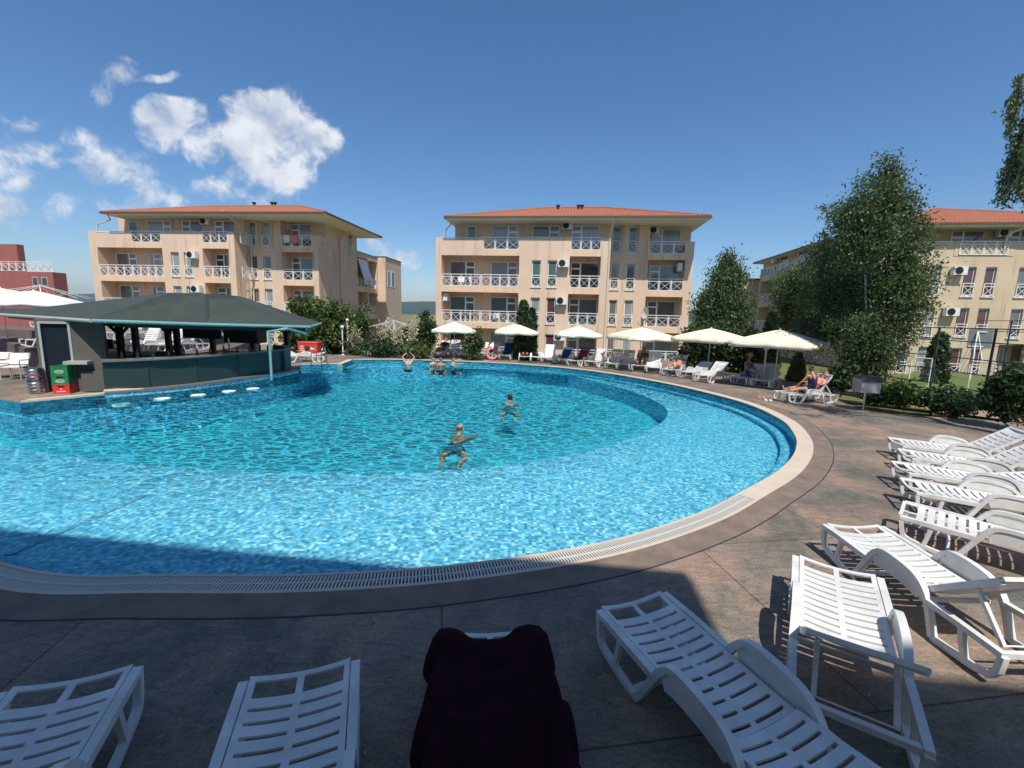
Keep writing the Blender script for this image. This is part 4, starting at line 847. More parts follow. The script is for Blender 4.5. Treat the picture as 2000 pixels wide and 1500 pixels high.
# plinth rim: raised edge round the bar, tiled blue on the water side
rimc = [Vector((p.x, p.y, 0)) for p in barc]
nin = offset(rimc, .28)
if (nin[3]-Vector((-4, 14, 0))).length < (rimc[3]-Vector((-4, 14, 0))).length: nin = offset(rimc, -.28)
ctr_in = offset(rimc, .8 if nin == offset(rimc, .28) else -.8)
sgn = 1 if (offset(rimc, 1)[3]-cen).length > (rimc[3]-cen).length else -1
O_ = lambda d: offset(rimc, d*sgn)
mb = MB(); strip(mb, O_(-.02), O_(.30), .10, .16); bpart(mb, 'rim', 'counter', recalc=True)
mb = MB(); strip(mb, O_(.0), O_(.28), -.5, .099); bpart(mb, 'rim_wall', 'mosaic_wall', recalc=True)
mb = MB(); sp = [(p.x, p.y) for p in [s0, s1]]; a = Vector((s0.x, s0.y, 0)); b = Vector((s1.x, s1.y, 0))
mb.prism([(a.x, a.y), (b.x, b.y), (b.x-.05, b.y+.3), (a.x-.05, a.y+.3)], .0, .05); o = mb.build('bar_step_coping', M['coping'], recalc=True); o['kind'] = 'structure'
mb = MB(); c_ = rimc[0]; mb.prism([(c_.x-.03, c_.y-.03), (rimc[5].x, rimc[5].y-.03), (rimc[5].x-.02, rimc[5].y+.0), (c_.x-.3, c_.y+.34)], .161, .185); bpart(mb, 'rim_cap', 'coping', recalc=True)
# counter front: dark panels in bays, counter top
front = O_(.34); top_ = 1.02
segs = 5; nP = len(front)
for i in range(segs):
    a = front[int(i*(nP-1)/segs)]; b = front[int((i+1)*(nP-1)/segs)]; d = (b-a)*.006
    mb = MB(); mb.bar(Vector((a.x+d.x, a.y+d.y, .53)), Vector((b.x-d.x, b.y-d.y, .53)), .05, .86)
    bpart(mb, 'counter_panel', 'darkpanel')
mb = MB(); strip(mb, O_(.22), O_(.75), .97, 1.02); bpart(mb, 'counter_top', 'counter', recalc=True)
# inner back counter and machinery block, dark menu box under the roof, screens
def wbox(px, w, dp, z0, z1, name, m, rot=-.45, y=750, z=0, zz=0):
    p = at(px, y, zz); mb = MB(); Mx = Matrix.Translation((p.x, p.y, 0)) @ Matrix.Rotation(rot, 4, 'Z'); mb.box(0, w, 0, dp, z0, z1, Mx); return bpart(mb, name, m)
# posts
for (px, py, top) in ((243, 742, 2.05), (272, 735, 2.1), (335, 732, 2.1), (420, 728, 2.1), (497, 724, 2.1), (563, 726, 1.95), (352, 735, 2.1), (188, 750, 2.0)):
    p = at(px, py); mb = MB(); mb.box(p.x-.08, p.x+.08, p.y-.08, p.y+.08, 0, top); 
    if px in (243, 420, 563, 335): mb.bar((p.x, p.y, 1.55), (p.x+.45, p.y+.1, top), .08); mb.bar((p.x, p.y, 1.55), (p.x-.4, p.y-.1, top), .08)
    bpart(mb, 'post', 'darkwood')
# kiosk wall with the dark doorway at the left end
p = at(84, 766); q_ = at(215, 764); ang = atan2(q_.y-p.y, q_.x-p.x)
Mk = Matrix.Translation((p.x, p.y, 0)) @ Matrix.Rotation(ang, 4, 'Z'); Wk = (q_-p).length
mb = MB(); mb.wall(0, Wk, 0, 2.12, 0, .12, [(.14, .78, 0, 2.0)]); mb.V = [Mk @ v for v in mb.V]; bpart(mb, 'kiosk_wall', mat('grey_brown_kiosk_panel', (.12, .11, .095), .8, var=(.09, .08, .07), vscale=3))
mb = MB(); mb.wall(.08, .84, 0, 2.06, -.02, .02, [(.14, .78, 0, 2.0)]); mb.V = [Mk @ v for v in mb.V]; bpart(mb, 'door_frame', 'greysteelpaint')
mb = MB(); mb.box(.15, .77, .06, .09, .03, 1.98, Mk); dr = bpart(mb, 'door', mat('dark_blue_door', (.012, .020, .028), .3))
mb = MB(); mb.box(-.05, .02, .13, 3.2, 0, 2.12, Mk); bpart(mb, 'kiosk_wall', 'greysteelpaint')
mb = MB(); mb.box(.72, 1.3, -.28, .06, .84, .93, Mk); sh = bpart(mb, 'service_shelf', 'greysteelpaint')
# low stone-coloured cupboard at the kiosk foot, dark screen on the counter
mb = MB(); mb.box(Wk*.62, Wk*.62+.95, -.10, -.005, .02, .62, Mk); bpart(mb, 'cupboard', mat('olive_grey_cupboard', (.10, .105, .09), .7))
# dark box under the roof (television), fridge and drinks cabinet at the right end
p = at(372, 736); mb = MB(); mb.box(p.x-.1, p.x+1.25, p.y-.08, p.y+.05, 1.45, 2.05); tv = bpart(mb, 'television', 'glass_dark'); 
p = at(450, 731); mb = MB(); mb.box(p.x-.1, p.x+1.2, p.y-.1, p.y+.6, 1.25, 2.05); bpart(mb, 'wall_cabinet', 'darkmetal')
p = at(450, 730); mb = MB(); mb.box(p.x-.1, p.x+1.3, p.y-.2, p.y+.4, 0, .95); bpart(mb, 'drinks_cooler', mat('steel_grey_cooler', (.13, .15, .14), .35, metal=.4))
p = at(540, 730); mb = MB(); mb.box(p.x-.05, p.x+.42, p.y-.1, p.y+.4, .0, 1.15); bpart(mb, 'cabinet', mat('petrol_cabinet', (.03, .09, .11), .4))
p = at(300, 752); mb = MB(); mb.box(p.x-.1, p.x+.55, p.y+.33, p.y+.36, .2, 1.1); bpart(mb, 'glass_screen', mat('teal_tinted_glass', (.04, .11, .13), .1, .8))
p = at(452, 740); mb = MB(); mb.tube([(p.x, p.y+.1, .2), (p.x-.08, p.y+.1, 1.5)], .03, 8); bpart(mb, 'beer_tap_pipe', 'steel')
mb = MB(); p = at(215, 742); mb.box(p.x-.28, p.x+.22, p.y-.02, p.y+.03, 1.06, 1.42, Matrix()); mb.bar((p.x, p.y, 1.02), (p.x, p.y, 1.1), .08); sc = mb.build('monitor', M['darkmetal']); tag(sc, 'dark screen standing on the counter at the kiosk end of the bar', 'monitor')
# kegs
def keg(x, y, z, label, band):
    r = empty('beer_keg', (x, y, z)); tag(r, label, 'beer keg', 'steel kegs by the bar door')
    mb = MB(); mb.lathe([(.14, .01), (.185, .02), (.195, .05), (.185, .075), (.182, .10), (.195, .125), (.182, .15), (.182, .21), (.195, .235), (.182, .26), (.185, .29), (.195, .315), (.18, .34), (.12, .35), (.04, .345)], 28); b = mb.build('barrel', M['steel'], r); autosmooth(b, 50)
    mb = MB(); mb.lathe([(.188, .335), (.192, .345), (.192, .365), (.182, .365), (.178, .34)], 28); autosmooth(mb.build('collar', M['steel'], r), 50)
    if band: mb = MB(); mb.lathe([(.1845, .155), (.1845, .19)], 28); mb.build('band', M['red'], r)
kp = at(66, 769)
keg(kp.x, kp.y+.1, 0, 'lower steel beer keg of the stack beside the crates', False)
keg(kp.x-.02, kp.y+.1, .368, 'steel beer keg with a red band, on top of the other keg', True)
keg(kp.x+.40, kp.y+.55, 0, 'steel keg half hidden in shade behind the two stacked kegs', False)
def crate(x, y, z, c, label, rot=ang):
    r = empty('beer_crate', (x, y, z), rot); tag(r, label, 'beer crate', 'beer crates stacked by the bar door'); W, D_, H = .40, .30, .27
    mb = MB(); t = .015
    mb.wall(0, W, 0, H, 0, t, [(.12, .28, H-.085, H-.045)]); mb.wall(0, W, 0, H, D_-t, D_, [(.12, .28, H-.085, H-.045)]); mb.box(0, t, t, D_-t, 0, H); mb.box(W-t, W, t, D_-t, 0, H); mb.box(t, W-t, t, D_-t, .0, .02)
    mb.box(-.006, W+.006, -.006, -.0005, H-.025, H-.001); mb.box(-.006, W+.006, -.006, -.0005, 0, .02)
    for k in range(1, 4): mb.box(t, W-t, D_*k/4-.004, D_*k/4+.004, .02, H-.05)
    b = mb.build('crate_body', c, r)
    mb = MB()
    if c == M['green']:
        k = 20; mb.ribbon([(.2+.10*cos(2*pi*i/k), .10+.045*sin(2*pi*i/k)) for i in range(k)], .01, -.003, -.001, closed=True)
        for i in range(6): mb.box(.125+i*.027, .140+i*.027, -.003, -.001, .088, .112)
    else:
        for i in range(8): mb.box(.09+i*.028, .107+i*.028, -.003, -.001, .055, .085)
        mb.lathe([(.022, -.002), (.022, .002)], 5); 
        mb.V[-10:] = [Vector((.2+v.x, -.002+v.z*.5, .135+v.y)) for v in mb.V[-10:]]
    mb.build('emblem', M['white'], r)
kp = at(104, 769.5)
crate(kp.x, kp.y, 0, M['red'], 'red beer crate at the bottom of the stack by the bar door')
crate(kp.x, kp.y, .272, M['green'], 'green beer crate in the middle of the stack, on the red one')
crate(kp.x-.01, kp.y+.01, .544, M['green'], 'green beer crate on top of the stack by the bar door')
# submerged stools
for i, (px, py) in enumerate(((237, 787), (317, 779), (387, 772), (447, 764.5), (494, 759.5))):
    lab = ['first round white pool stool from the left, its seat just under water', 'second round white pool stool from the left along the bar', 'third round white pool stool from the left, middle of the five', 'fourth round white pool stool from the left along the bar', 'rightmost round white pool stool, smallest and farthest along the bar'][i]
    p = at(px, py, -.03); r = empty('pool_stool', (p.x, p.y, DPZ)); tag(r, lab, 'bar stool', 'round stools standing in the water along the bar')
    h = -DPZ+(-.012 if i else -.06)
    mb = MB(); mb.lathe([(.0, h-.07), (.15, h-.07), (.20, h-.045), (.205, h-.02), (.19, h), (.0, h+.003)], 24); autosmooth(mb.build('seat', M['white'], r), 50)
    mb = MB(); mb.lathe([(.08, 0), (.04, .05), (.035, h-.07)], 14); mb.build('leg', M['mosaic_wall'], r)
# red chest with drink advert by the hedge
p = at(583, 694.5); r = empty('drinks_chest', (p.x, p.y, 0), R(-4)); tag(r, 'red drinks chest with white lettering by the hedge, right of the bar', 'drinks chest')
mb = MB(); mb.box(0, 1.15, 0, .6, .06, .74); mb.build('chest_body', M['red'], r)
mb = MB(); mb.box(-.015, 1.165, -.015, .615, .741, .80); mb.build('lid', mat('red_lid', (.68, .14, .11), .35), r)
mb = MB()
for j, (z_, n_, x_) in enumerate(((.52, 4, .12), (.40, 6, .09), (.28, 5, .12))):
    for i in range(n_): mb.box(x_+i*.055, x_+i*.055+.038, -.006, -.001, z_, z_+.06)
mb.build('lettering', M['white'], r)
mb = MB(); mb.V = [Vector((.52+.16*cos(a)*(1+.2*sin(3*a)), -.006, .42+.15*sin(a))) for a in [2*pi*i/14 for i in range(14)]]+[Vector((.52+.16*cos(a)*(1+.2*sin(3*a)), -.001, .42+.15*sin(a))) for a in [2*pi*i/14 for i in range(14)]]; mb.F = [tuple(range(13, -1, -1))]+[(i, (i+1) % 14, 14+(i+1) % 14, 14+i) for i in range(14)]; mb.build('dark_emblem', M['darkmetal'], r)
mb = MB(); mb.box(.72, 1.02, -.006, -.001, .34, .52); mb.build('picture', mat('warm_print', (.7, .5, .3), .5, var=(.5, .3, .1), vscale=20), r)
# ladder into the pool
p = at(614, 711.6); r = empty('pool_ladder', (p.x, p.y, 0), R(-6)); tag(r, 'steel pool ladder with two curved handrails at the far left corner of the pool', 'pool ladder')
for dx in (0, .52):
    mb = MB(); mb.tube(spline([(dx, .25, .0), (dx, .22, .55), (dx, .05, .82), (dx, -.15, .78), (dx, -.26, .4), (dx, -.28, -.2), (dx, -.28, -1.1)], 5), .021, 8); mb.build('handrail', M['steel'], r, True)
for z_ in (-.3, -.6, -.9): mb = MB(); mb.box(0, .52, -.34, -.24, z_-.015, z_+.015); mb.build('rung', M['steel'], r)

for i in range(13):
    t = .12+i*.065; q0 = O_(.62); p = q0[int(t*(len(q0)-1))]; h = [.24, .30, .20][i % 3]; mb = MB(); mb.lathe([(.035, 0), (.038, .02), (.036, h*.6), (.014, h*.78), (.014, h), (.0, h)], 10, (p.x, p.y, 1.021)); o = mb.build('bottle', M['bottle' if i % 3 else 'amber'], smooth=True); tag(o, 'small bottle or glass standing on the bar counter', 'bottle', 'bottles on the bar counter')
# ================================================================ sun loungers
def slotted(mb, x0, x1, hw, slots, sw, f, th=.014, spine=.02, rim=.035, handle=None, ny=5):
    """moulded sheet from x0 to x1 with transverse slots either side of a spine; f(x, t)->(x, z)"""
    xs = [x0]
    cells = []
    cuts = ([handle] if handle else [])+[(s_-sw/2, s_+sw/2) for s_ in slots]
    cur = x0
    for a, b in cuts:
        cells.append((cur, a, False)); cells.append((a, b, True)); cur = b
    cells.append((cur, x1, False)); X = []; C = []
    for a, b, c in cells:
        n = 1 if c and b-a < .05 else max(1, int((b-a)/.06))
        for i in range(n): X.append(a+(b-a)*i/n); C.append(c)
    X.append(x1)
    ys = [-1, -1+rim/hw]+[-1+rim/hw+(1-rim/hw-spine/hw)*k/ny for k in range(1, ny)]+[-spine/hw]; Y = ys+[-y for y in reversed(ys)]
    nx, nyy = len(X), len(Y); base = len(mb.V)
    top = [[None]*nyy for _ in X]
    for lay in (0, 1):
        for x in X:
            for t in Y:
                xx, z = f(x, t); mb.V.append(Vector((xx, t*hw, z-(th if lay else 0))))
    idx = lambda i, j, l: base+l*nx*nyy+i*nyy+j
    keep = lambda i, j: 0 <= i < nx-1 and 0 <= j < nyy-1 and not (C[i] and Y[j] > -1+rim/hw-1e-4 and Y[j+1] < 1-rim/hw+1e-4 and not (abs(Y[j]+Y[j+1]) < 1e-4))
    for i in range(nx-1):
        for j in range(nyy-1):
            if not keep(i, j): continue
            mb.F.append((idx(i, j, 0), idx(i+1, j, 0), idx(i+1, j+1, 0), idx(i, j+1, 0))); mb.F.append((idx(i, j, 1), idx(i, j+1, 1), idx(i+1, j+1, 1), idx(i+1, j, 1)))
            for (di, dj, a, b) in ((-1, 0, (i, j), (i, j+1)), (1, 0, (i+1, j+1), (i+1, j)), (0, -1, (i+1, j), (i, j)), (0, 1, (i, j+1), (i+1, j+1))):
                if not keep(i+di, j+dj): mb.F.append((idx(*a, 0), idx(*b, 0), idx(*b, 1), idx(*a, 1)))
HX, HZ = 1.17, .305
def seatf(x, t):
    z = .325+.014*cos(pi*min(x, 1.2)/1.2)-.030*(1-t*t)+.012*max(0, 1-x/.10)
    return x, z
def backf(x, t): return x, .02-.030*(1-t*t)
def lounger_proto(m):
    r = empty('sun_lounger'); P = M[m]
    mb = MB(); slotted(mb, 0, 1.16, .285, [.235+.088*i for i in range(11)], .024, seatf, handle=(.035, .155)); mb.build('seat', P, r)
    mb = MB(); slotted(mb, 0, .76, .285, [.075+.085*i for i in range(7)], .024, backf, handle=None); mb.bar((.02, -.27, -.01), (.74, -.27, -.01), .03, .035); mb.bar((.02, .27, -.01), (.74, .27, -.01), .03, .035); mb.bar((.76, -.285, .005), (.76, .285, .005), .035, .03)
    b = mb.build('backrest', P, r); b.location = (HX, 0, HZ)
    for sg in (-1, 1):
        y0, y1 = (.292, .345) if sg > 0 else (-.345, -.292); mb = MB()
        mb.ribbon([(.02, .325), (.30, .315), (.66, .30)], [.035, .05, .05], y0, y1)
        mb.ribbon(spline([(.035, .31, 0), (.05, .20, 0), (.075, .115, 0), (.15, .075, 0), (.32, .035, 0), (.46, .012, 0)], 3) and [(v.x, v.y) for v in spline([(.035, .31, 0), (.05, .20, 0), (.075, .115, 0), (.15, .075, 0), (.32, .035, 0), (.45, .018, 0), (.51, .03, 0)], 3)], .042, y0+.004, y1-.004)
        mb.ribbon([(.505, .015), (.56, .10), (.64, .255), (.70, .365), (.75, .425)], [.05, .048, .05, .05, .05], y0+.001, y1-.001)
        mb.ribbon([(.30, .30), (.285, .20), (.255, .06)], .04, y0+.008, y1-.008)
        arm = [(v.x, v.y) for v in spline([(.72, .39, 0), (.78, .45, 0), (.88, .468, 0), (1.05, .455, 0), (1.18, .42, 0), (1.27, .34, 0), (1.33, .22, 0), (1.37, .10, 0), (1.40, .02, 0)], 4)]
        mb.ribbon(arm, .04, y0, y1+.0)
        mb.ribbon([(.735, .345), (.80, .375), (.90, .385), (1.05, .375), (1.16, .345), (1.235, .29)], [.12, .15, .16, .155, .14, .08], y0+.012, y1-.012)
        mb.ribbon([(1.395, .02), (1.55, .03), (1.72, .045), (1.84, .075), (1.885, .14), (1.90, .27)], .045, y0+.004, y1-.004)
        mb.ribbon([(1.29, .285), (1.55, .285), (1.905, .275)], .045, y0+.002, y1-.002)
        mb.ribbon([(1.60, .28), (1.62, .17), (1.66, .05)], .04, y0+.008, y1-.008)
        mb.build('side_frame', P, r)
    for q in ((1.86, 1.90, -.292, .292, .25, .29), (.44, .48, -.292, .292, .015, .05), (1.20, 1.235, -.292, .292, .235, .265)): mb = MB(); mb.box(*q); mb.build('cross_bar', P, r)
    mb = MB(); mb.bar((0, -.2, 0), (0, -.2, 1), .028); mb.bar((0, .2, 0), (0, .2, 1), .028); mb.bar((0, -.2, .02), (0, .2, .02), .028); mb.build('prop', P, r)
    return r
def pose(r, ang_):
    for c in kids(r):
        if c.name.startswith('backrest'): c.rotation_euler = (0, -ang_, 0)
        if c.name.startswith('prop'):
            a = Vector((HX+.48*cos(ang_), 0, HZ+.48*sin(ang_)-.03)); rest = Vector((HX+.62 if ang_ > .2 else HX+.5, 0, .26)); d = a-rest
            c.location = rest; c.rotation_euler = (0, atan2(d.x, d.z), 0); c.scale = (1, 1, max(.02, d.length))
PROTO = {k: lounger_proto(k) for k in ('plastic', 'plastic_shade')}; used = set()
def lounger(foot, head_az, ang_, label, group, m='plastic', rz=None):
    """foot: point on the ground below the foot end; head_az: compass of the head, degrees from +Y to +X"""
    if m in used: r = copy_tree(PROTO[m])
    else: r = PROTO[m]; used.add(m)
    r.location = (foot.x, foot.y, foot.z); r.rotation_euler = (0, 0, pi/2-R(head_az)); pose(r, R(ang_))
    tag(r, label, 'sun lounger', group); return r
def from_corners(pl, pr, z=.33, hw=.285):
    """foot end from its left and right corner as the viewer sees them when looking from foot to head"""
    a = at(*pl, z); b = at(*pr, z); return (a+b)/2
GN = 'sun loungers standing round the near side of the pool'
FOOT = Vector((0, 0, -1))
def place(pl, pr, hp, ang_, label, z=.33, m='plastic', group=GN):
    a = at(*pl, z); b = at(*pr, z); c = (a+b)/2; h = at(*hp, z); d = h-c; az = math.degrees(atan2(d.x, d.y)); c.z = 0
    return lounger(c, az, ang_, label, group, m)
LA = place((60, 1318), (236, 1330), (-95, 1640), 4, 'white slatted lounger in the bottom left corner, in the shade')
LB = place((492, 1320), (684, 1296), (500, 1760), 4, 'white slatted lounger in the shade, left of the one under the dark towel')
LC = place((870, 1245), (1040, 1224), (985, 1720), 4, 'white lounger in the bottom centre, all but hidden under a dark maroon towel')
LD_ = place((1167, 1184), (1296, 1162), (1560, 1480), 8, 'white slatted lounger lying open in the shade, right of the towelled one')
LE = place((1556, 1086), (1716, 1128), (1664, 1330), 31, 'white lounger seen from its head end, beside the large shaded one')
LF = place((1626, 1032), (1700, 1020), (1925, 1190), 38, 'sunlit white lounger nearest the viewer in the right row, casting slatted shade')
row = [((1742, 1000), (1775, 986), 'fifth'), ((1754, 954), (1785, 941), 'fourth'), ((1740, 918), (1768, 907), 'third'), ((1752, 890), (1776, 882), 'second'), ((1734, 866), (1757, 859), 'first')]
heads = [(2035, 1060), (2060, 990), (2030, 945), (2040, 918), (2010, 889)]
labs = ['fifth white lounger from the far end of the right row, with open slatted foot', 'white lounger in the middle of the right row, its arm crossing the frame edge', 'white lounger in the right row with its back nearly flat, third from the far end', 'white lounger second from the far end of the right row, back raised', 'farthest white lounger of the right row, back raised high beside the shrub']
for (pl, pr, _), hp, lb, an in zip(row, heads, labs, (6, 6, 12, 36, 36)): place(pl, pr, hp, an, lb)
# the far row round the pool
GF = 'sun loungers along the far side of the pool'
far = [ # foot px, py, az, back angle, material, label
 (722, 697, 8, 62, 'plastic', 'white lounger left of the bare parasol frame, back raised to the camera'),
 (800, 694, -78, 3, 'plastic', 'white lounger lying flat right of the bare parasol frame'),
 (853, 698, 12, 55, 'plastic_shade', 'leftmost shaded lounger under the first cream parasol, with someone in pink on it'),
 (876, 698.5, 10, 62, 'plastic_shade', 'shaded lounger with upright back, just left of the first parasol pole'),
 (900, 699, 10, 62, 'plastic_shade', 'shaded lounger with upright back, just right of the first parasol pole'),
 (921, 700.5, 25, 50, 'plastic', 'white lounger with a white towel below the rose bush'),
 (943, 701.5, 25, 50, 'plastic', 'white lounger used by the sunbather with the hat, by the rose bush'),
 (985, 704.5, 10, 58, 'plastic', 'white lounger with a dark blue towel over its back, left of the second parasol pole'),
 (1024, 708, 4, 8, 'plastic', 'flat white lounger with a sunbather, in front of the cypress'),
 (1048, 709, 4, 12, 'plastic', 'empty flat white lounger beside the sunbather in front of the cypress'),
 (1068, 710.5, 12, 60, 'plastic', 'white lounger with a white towel draped over its high back'),
 (1093, 712, 22, 45, 'plastic', 'white lounger with a short blue towel, left of the third parasol pole'),
 (1117, 716, 32, 40, 'plastic', 'white lounger with a maroon towel along its back'),
 (1153, 718, 28, 52, 'plastic', 'bright white lounger without a towel, between the third and fourth parasols'),
 (1193, 722, 24, 55, 'plastic_shade', 'shaded grey lounger left of the fourth parasol pole'),
 (1215, 724, 26, 55, 'plastic_shade', 'shaded grey lounger right of the fourth parasol pole'),
 (1246, 727, 24, 60, 'plastic', 'white lounger with a dark haired person in brown on it'),
 (1276, 731, 18, 62, 'plastic', 'bright white lounger with upright back by the building corner'),
 (1306, 736, 38, 50, 'plastic_shade', 'shaded lounger between the corner of the block and the fifth parasol'),
 (1338, 741, 50, 30, 'plastic_shade', 'low shaded lounger left of the fifth parasol pole'),
 (1366, 748, 52, 40, 'plastic', 'sunlit white lounger with raised back, right of the fifth parasol pole'),
 (1440, 753, 55, 40, 'plastic_shade', 'shaded lounger with a seated person in a hat, left of the sixth parasol pole'),
 (1482, 759, 44, 48, 'plastic_shade', 'shaded grey lounger with raised back, by the sixth parasol pole'),
]
FL = {}
for i, (px, py, az, an, m, lb) in enumerate(far): FL[i] = lounger(at(px, py), az, an, lb, GF, m)
FW = lounger(at(1522, 786), 78, 52, 'white lounger with a printed towel and two people, under the edge of the sixth parasol', GF, 'plastic')

# towels ------------------------------------------------------
def towel(r, s0_, s1_, m, label, ang_, hw=.27, lift=.012, name='towel', hang=.0, seed=1, fold=0, group=None):
    """cloth over the lounger from arc length s0_ to s1_ (foot 0, hinge 1.17, top 1.93), hanging past the top if fold>0"""
    rg = random.Random(seed); n = 22; k = 12; a = R(ang_); P = []
    def pt(s_, t):
        z_off = -.030*(1-t*t)*(1 if abs(t) <= 1 else 0)+lift
        if s_ < HX: x, z = s_, .325+.014*cos(pi*s_/1.2)+z_off
        elif s_ <= HX+.77: q = s_-HX; x = HX+q*cos(a)-sin(a)*(.02+z_off); z = HZ+q*sin(a)+cos(a)*(.02+z_off)
        else: q = s_-HX-.77; x = HX+.77*cos(a)+.03; z = HZ+.77*sin(a)+.03-q
        return x, z
    V = []; F = []
    for i in range(n+1):
        s_ = s0_+(s1_-s0_)*i/n
        for j in range(k+1):
            t = -1+2*j/k; x, z = pt(s_, t); w_ = .006*sin(s_*23+seed+t*3)+.005*sin(t*9+seed*2+s_*7); y = t*hw
            V.append((x, y, z+w_+.004))
    for i in range(n):
        for j in range(k): q = i*(k+1)+j; F.append((q, q+k+1, q+k+2, q+1))
    o = raw_mesh(name, V, F, M[m], None, True); o.location = r.location; o.rotation_euler = r.rotation_euler
    md = o.modifiers.new('thick', 'SOLIDIFY'); md.thickness = .012; md.offset = 1; tag(o, label, 'towel', group); return o
GT = 'towels left on the far loungers'
towel(FL[7], .9, 2.2, 'blue', 'dark blue towel over the raised back of a lounger, left of the second parasol pole', 58, seed=2, group=GT)
towel(FL[10], .3, 2.15, 'whitecloth', 'white towel draped over a lounger with a high back, right of the cypress', 60, seed=3, group=GT)
towel(FL[11], .8, 1.75, 'blue', 'short blue towel on the lounger by the third parasol pole', 45, hw=.22, seed=4, group=GT)
towel(FL[12], .5, 2.1, 'maroon', 'maroon towel along the back of the lounger between third and fourth parasols', 40, seed=5, group=GT)
towel(FL[5], .6, 2.0, 'whitecloth', 'white towel bunched on the lounger below the rose bush', 50, seed=6, group=GT)
towel(FW, .95, 2.0, 'pinkpat', 'black and mauve print towel on the lounger by the woman in the dark swimsuit', 52, seed=7, group=GT)
# big dark towel in the foreground
def bigtowel(r):
    V = []; F = []; nx, ny = 70, 56; Wd = .66
    for i in range(nx+1):
        for j in range(ny+1):
            t = -1+2*j/ny; y = t*Wd
            hump = math.exp(-((abs(y)-.27)/.11)**2)
            xs_ = -.02+.07*math.exp(-(y/.15)**4)
            x = xs_+(1.95-xs_)*i/nx
            arm = max(0, min(1, (x-.66)/.10)) if x < 1.28 else max(0, 1-(x-1.28)/.14)
            z0 = .345+.032*hump*math.exp(-(x/.16)**2)
            zc = z0-.026*max(0, 1-(y/.285)**2)
            side = abs(y)-.36
            if side > 0:
                y_ = math.copysign(.365+.10*(1-math.exp(-side*6))*(.5+.5*sin(x*9+2))+.02*sin(x*17)+.05*side, y); z = z0+.145*arm-side*1.02; z = max(z, .07)
            else:
                y_ = y; z = zc+.145*arm*max(0, min(1, (abs(y)-.22)/.06))
            z += .007*sin(x*31+y*9)+.010*sin(y*21+x*5+sin(x*4))*sin(x*7+1)
            if i < 3: z -= (3-i)*.012
            V.append((x+.012*sin(y*22), y_, z+.012))
    for i in range(nx):
        for j in range(ny): q = i*(ny+1)+j; F.append((q, q+ny+1, q+ny+2, q+1))
    o = raw_mesh('towel', V, F, M['darkmaroon'], None, True); o.location = r.location; o.rotation_euler = r.rotation_euler
    md = o.modifiers.new('thick', 'SOLIDIFY'); md.thickness = .008; md.offset = 1; tag(o, 'large dark maroon towel draped over the lounger in the bottom centre', 'towel'); return o
bigtowel(LC)

# ================================================================ parasols
def parasol(px, py, ztop, half, rot, label, m='canvas', cloth=True, group='cream parasols along the far loungers', h=None, round_=False):
    p = at(px, py); r = empty('parasol' if cloth else 'open_parasol', (p.x, p.y, 0), R(rot)); tag(r, label, 'parasol', group)
    mb = MB(); mb.tube([(0, 0, 0), (0, 0, ztop-.02)], .022, 10); mb.build('pole', M['ac'], r, True)
    mb = MB(); mb.lathe([(.24, 0), (.24, .05), (.05, .08), (.03, .32)], 20); mb.build('base', M['greysteelpaint'], r)
    drop = .52*half/1.5; n = 8; dirs = []
    for i in range(n):
        a = 2*pi*i/n+pi/4; rr = half*(1.41 if i % 2 == 0 else 1.0); dirs.append((cos(a)*rr, sin(a)*rr))
    for i in range(n):
        mb = MB(); mb.tube([(0, 0, ztop-.05), (dirs[i][0], dirs[i][1], ztop-drop-.03)], .010, 6); mb.tube([(0, 0, ztop-.75), (dirs[i][0]*.5, dirs[i][1]*.5, ztop-drop*.5-.05)], .008, 6); mb.build('rib', M['ac'], r)
    if cloth:
        V = [(0, 0, ztop)]; F = []; rings = 7
        for k in range(1, rings+1):
            for i in range(n):
                for sub in range(4):
                    f = sub/4; a = dirs[i]; b = dirs[(i+1) % n]; x = (a[0]*(1-f)+b[0]*f)*k/rings; y = (a[1]*(1-f)+b[1]*f)*k/rings
                    z = ztop-drop*(k/rings)**1.12-.05*(k/rings)*sin(pi*f)*(half/1.4); V.append((x, y, z))
        m_ = n*4
        for i in range(m_): F.append((0, 1+i, 1+(i+1) % m_))
        for k in range(rings-1):
            for i in range(m_): F.append((1+k*m_+i, 1+(k+1)*m_+i, 1+(k+1)*m_+(i+1) % m_, 1+k*m_+(i+1) % m_))
        c = raw_mesh('canopy', V, F, M[m], r, False); autosmooth(c, 14); md = c.modifiers.new('thick', 'SOLIDIFY'); md.thickness = .006
        base = 1+(rings-1)*m_; V2 = []; F2 = []
        for i in range(m_):
            x, y, z = V[base+i]; V2.append((x*1.003, y*1.003, z+.004)); V2.append((x*(1.0+.02*sin(i*2.1)), y*(1.0+.02*sin(i*2.1)), z-.17-.02*sin(i*1.7)))
        for i in range(m_): F2.append((2*i, 2*i+1, 2*((i+1) % m_)+1, 2*((i+1) % m_)))
        v = raw_mesh('valance', V2, F2, M[m], c, True); md = v.modifiers.new('thick', 'SOLIDIFY'); md.thickness = .004
        mb = MB(); mb.lathe([(.03, ztop-.01), (.035, ztop+.02), (.0, ztop+.06)], 10); mb.build('finial', M['ac'], r)
    return r
parasol(887, 700, 2.13, 1.22, 6, 'leftmost cream parasol of the far row, in front of the left end of the block')
parasol(1006, 703, 2.13, 1.22, 2, 'second cream parasol from the left, beside the cypress')
parasol(1127, 713, 2.13, 1.17, -6, 'third cream parasol from the left, in front of the glass doors')
parasol(1248, 722, 2.17, 1.32, 14, 'fourth cream parasol from the left, below the satellite dish')
parasol(1381, 733, 2.24, 1.3, 38, 'fifth cream parasol from the left, overlapping its neighbour in front of the trees')
parasol(1511, 757, 2.31, 1.42, 44, 'rightmost and nearest cream parasol, with a rib sticking out on the right')
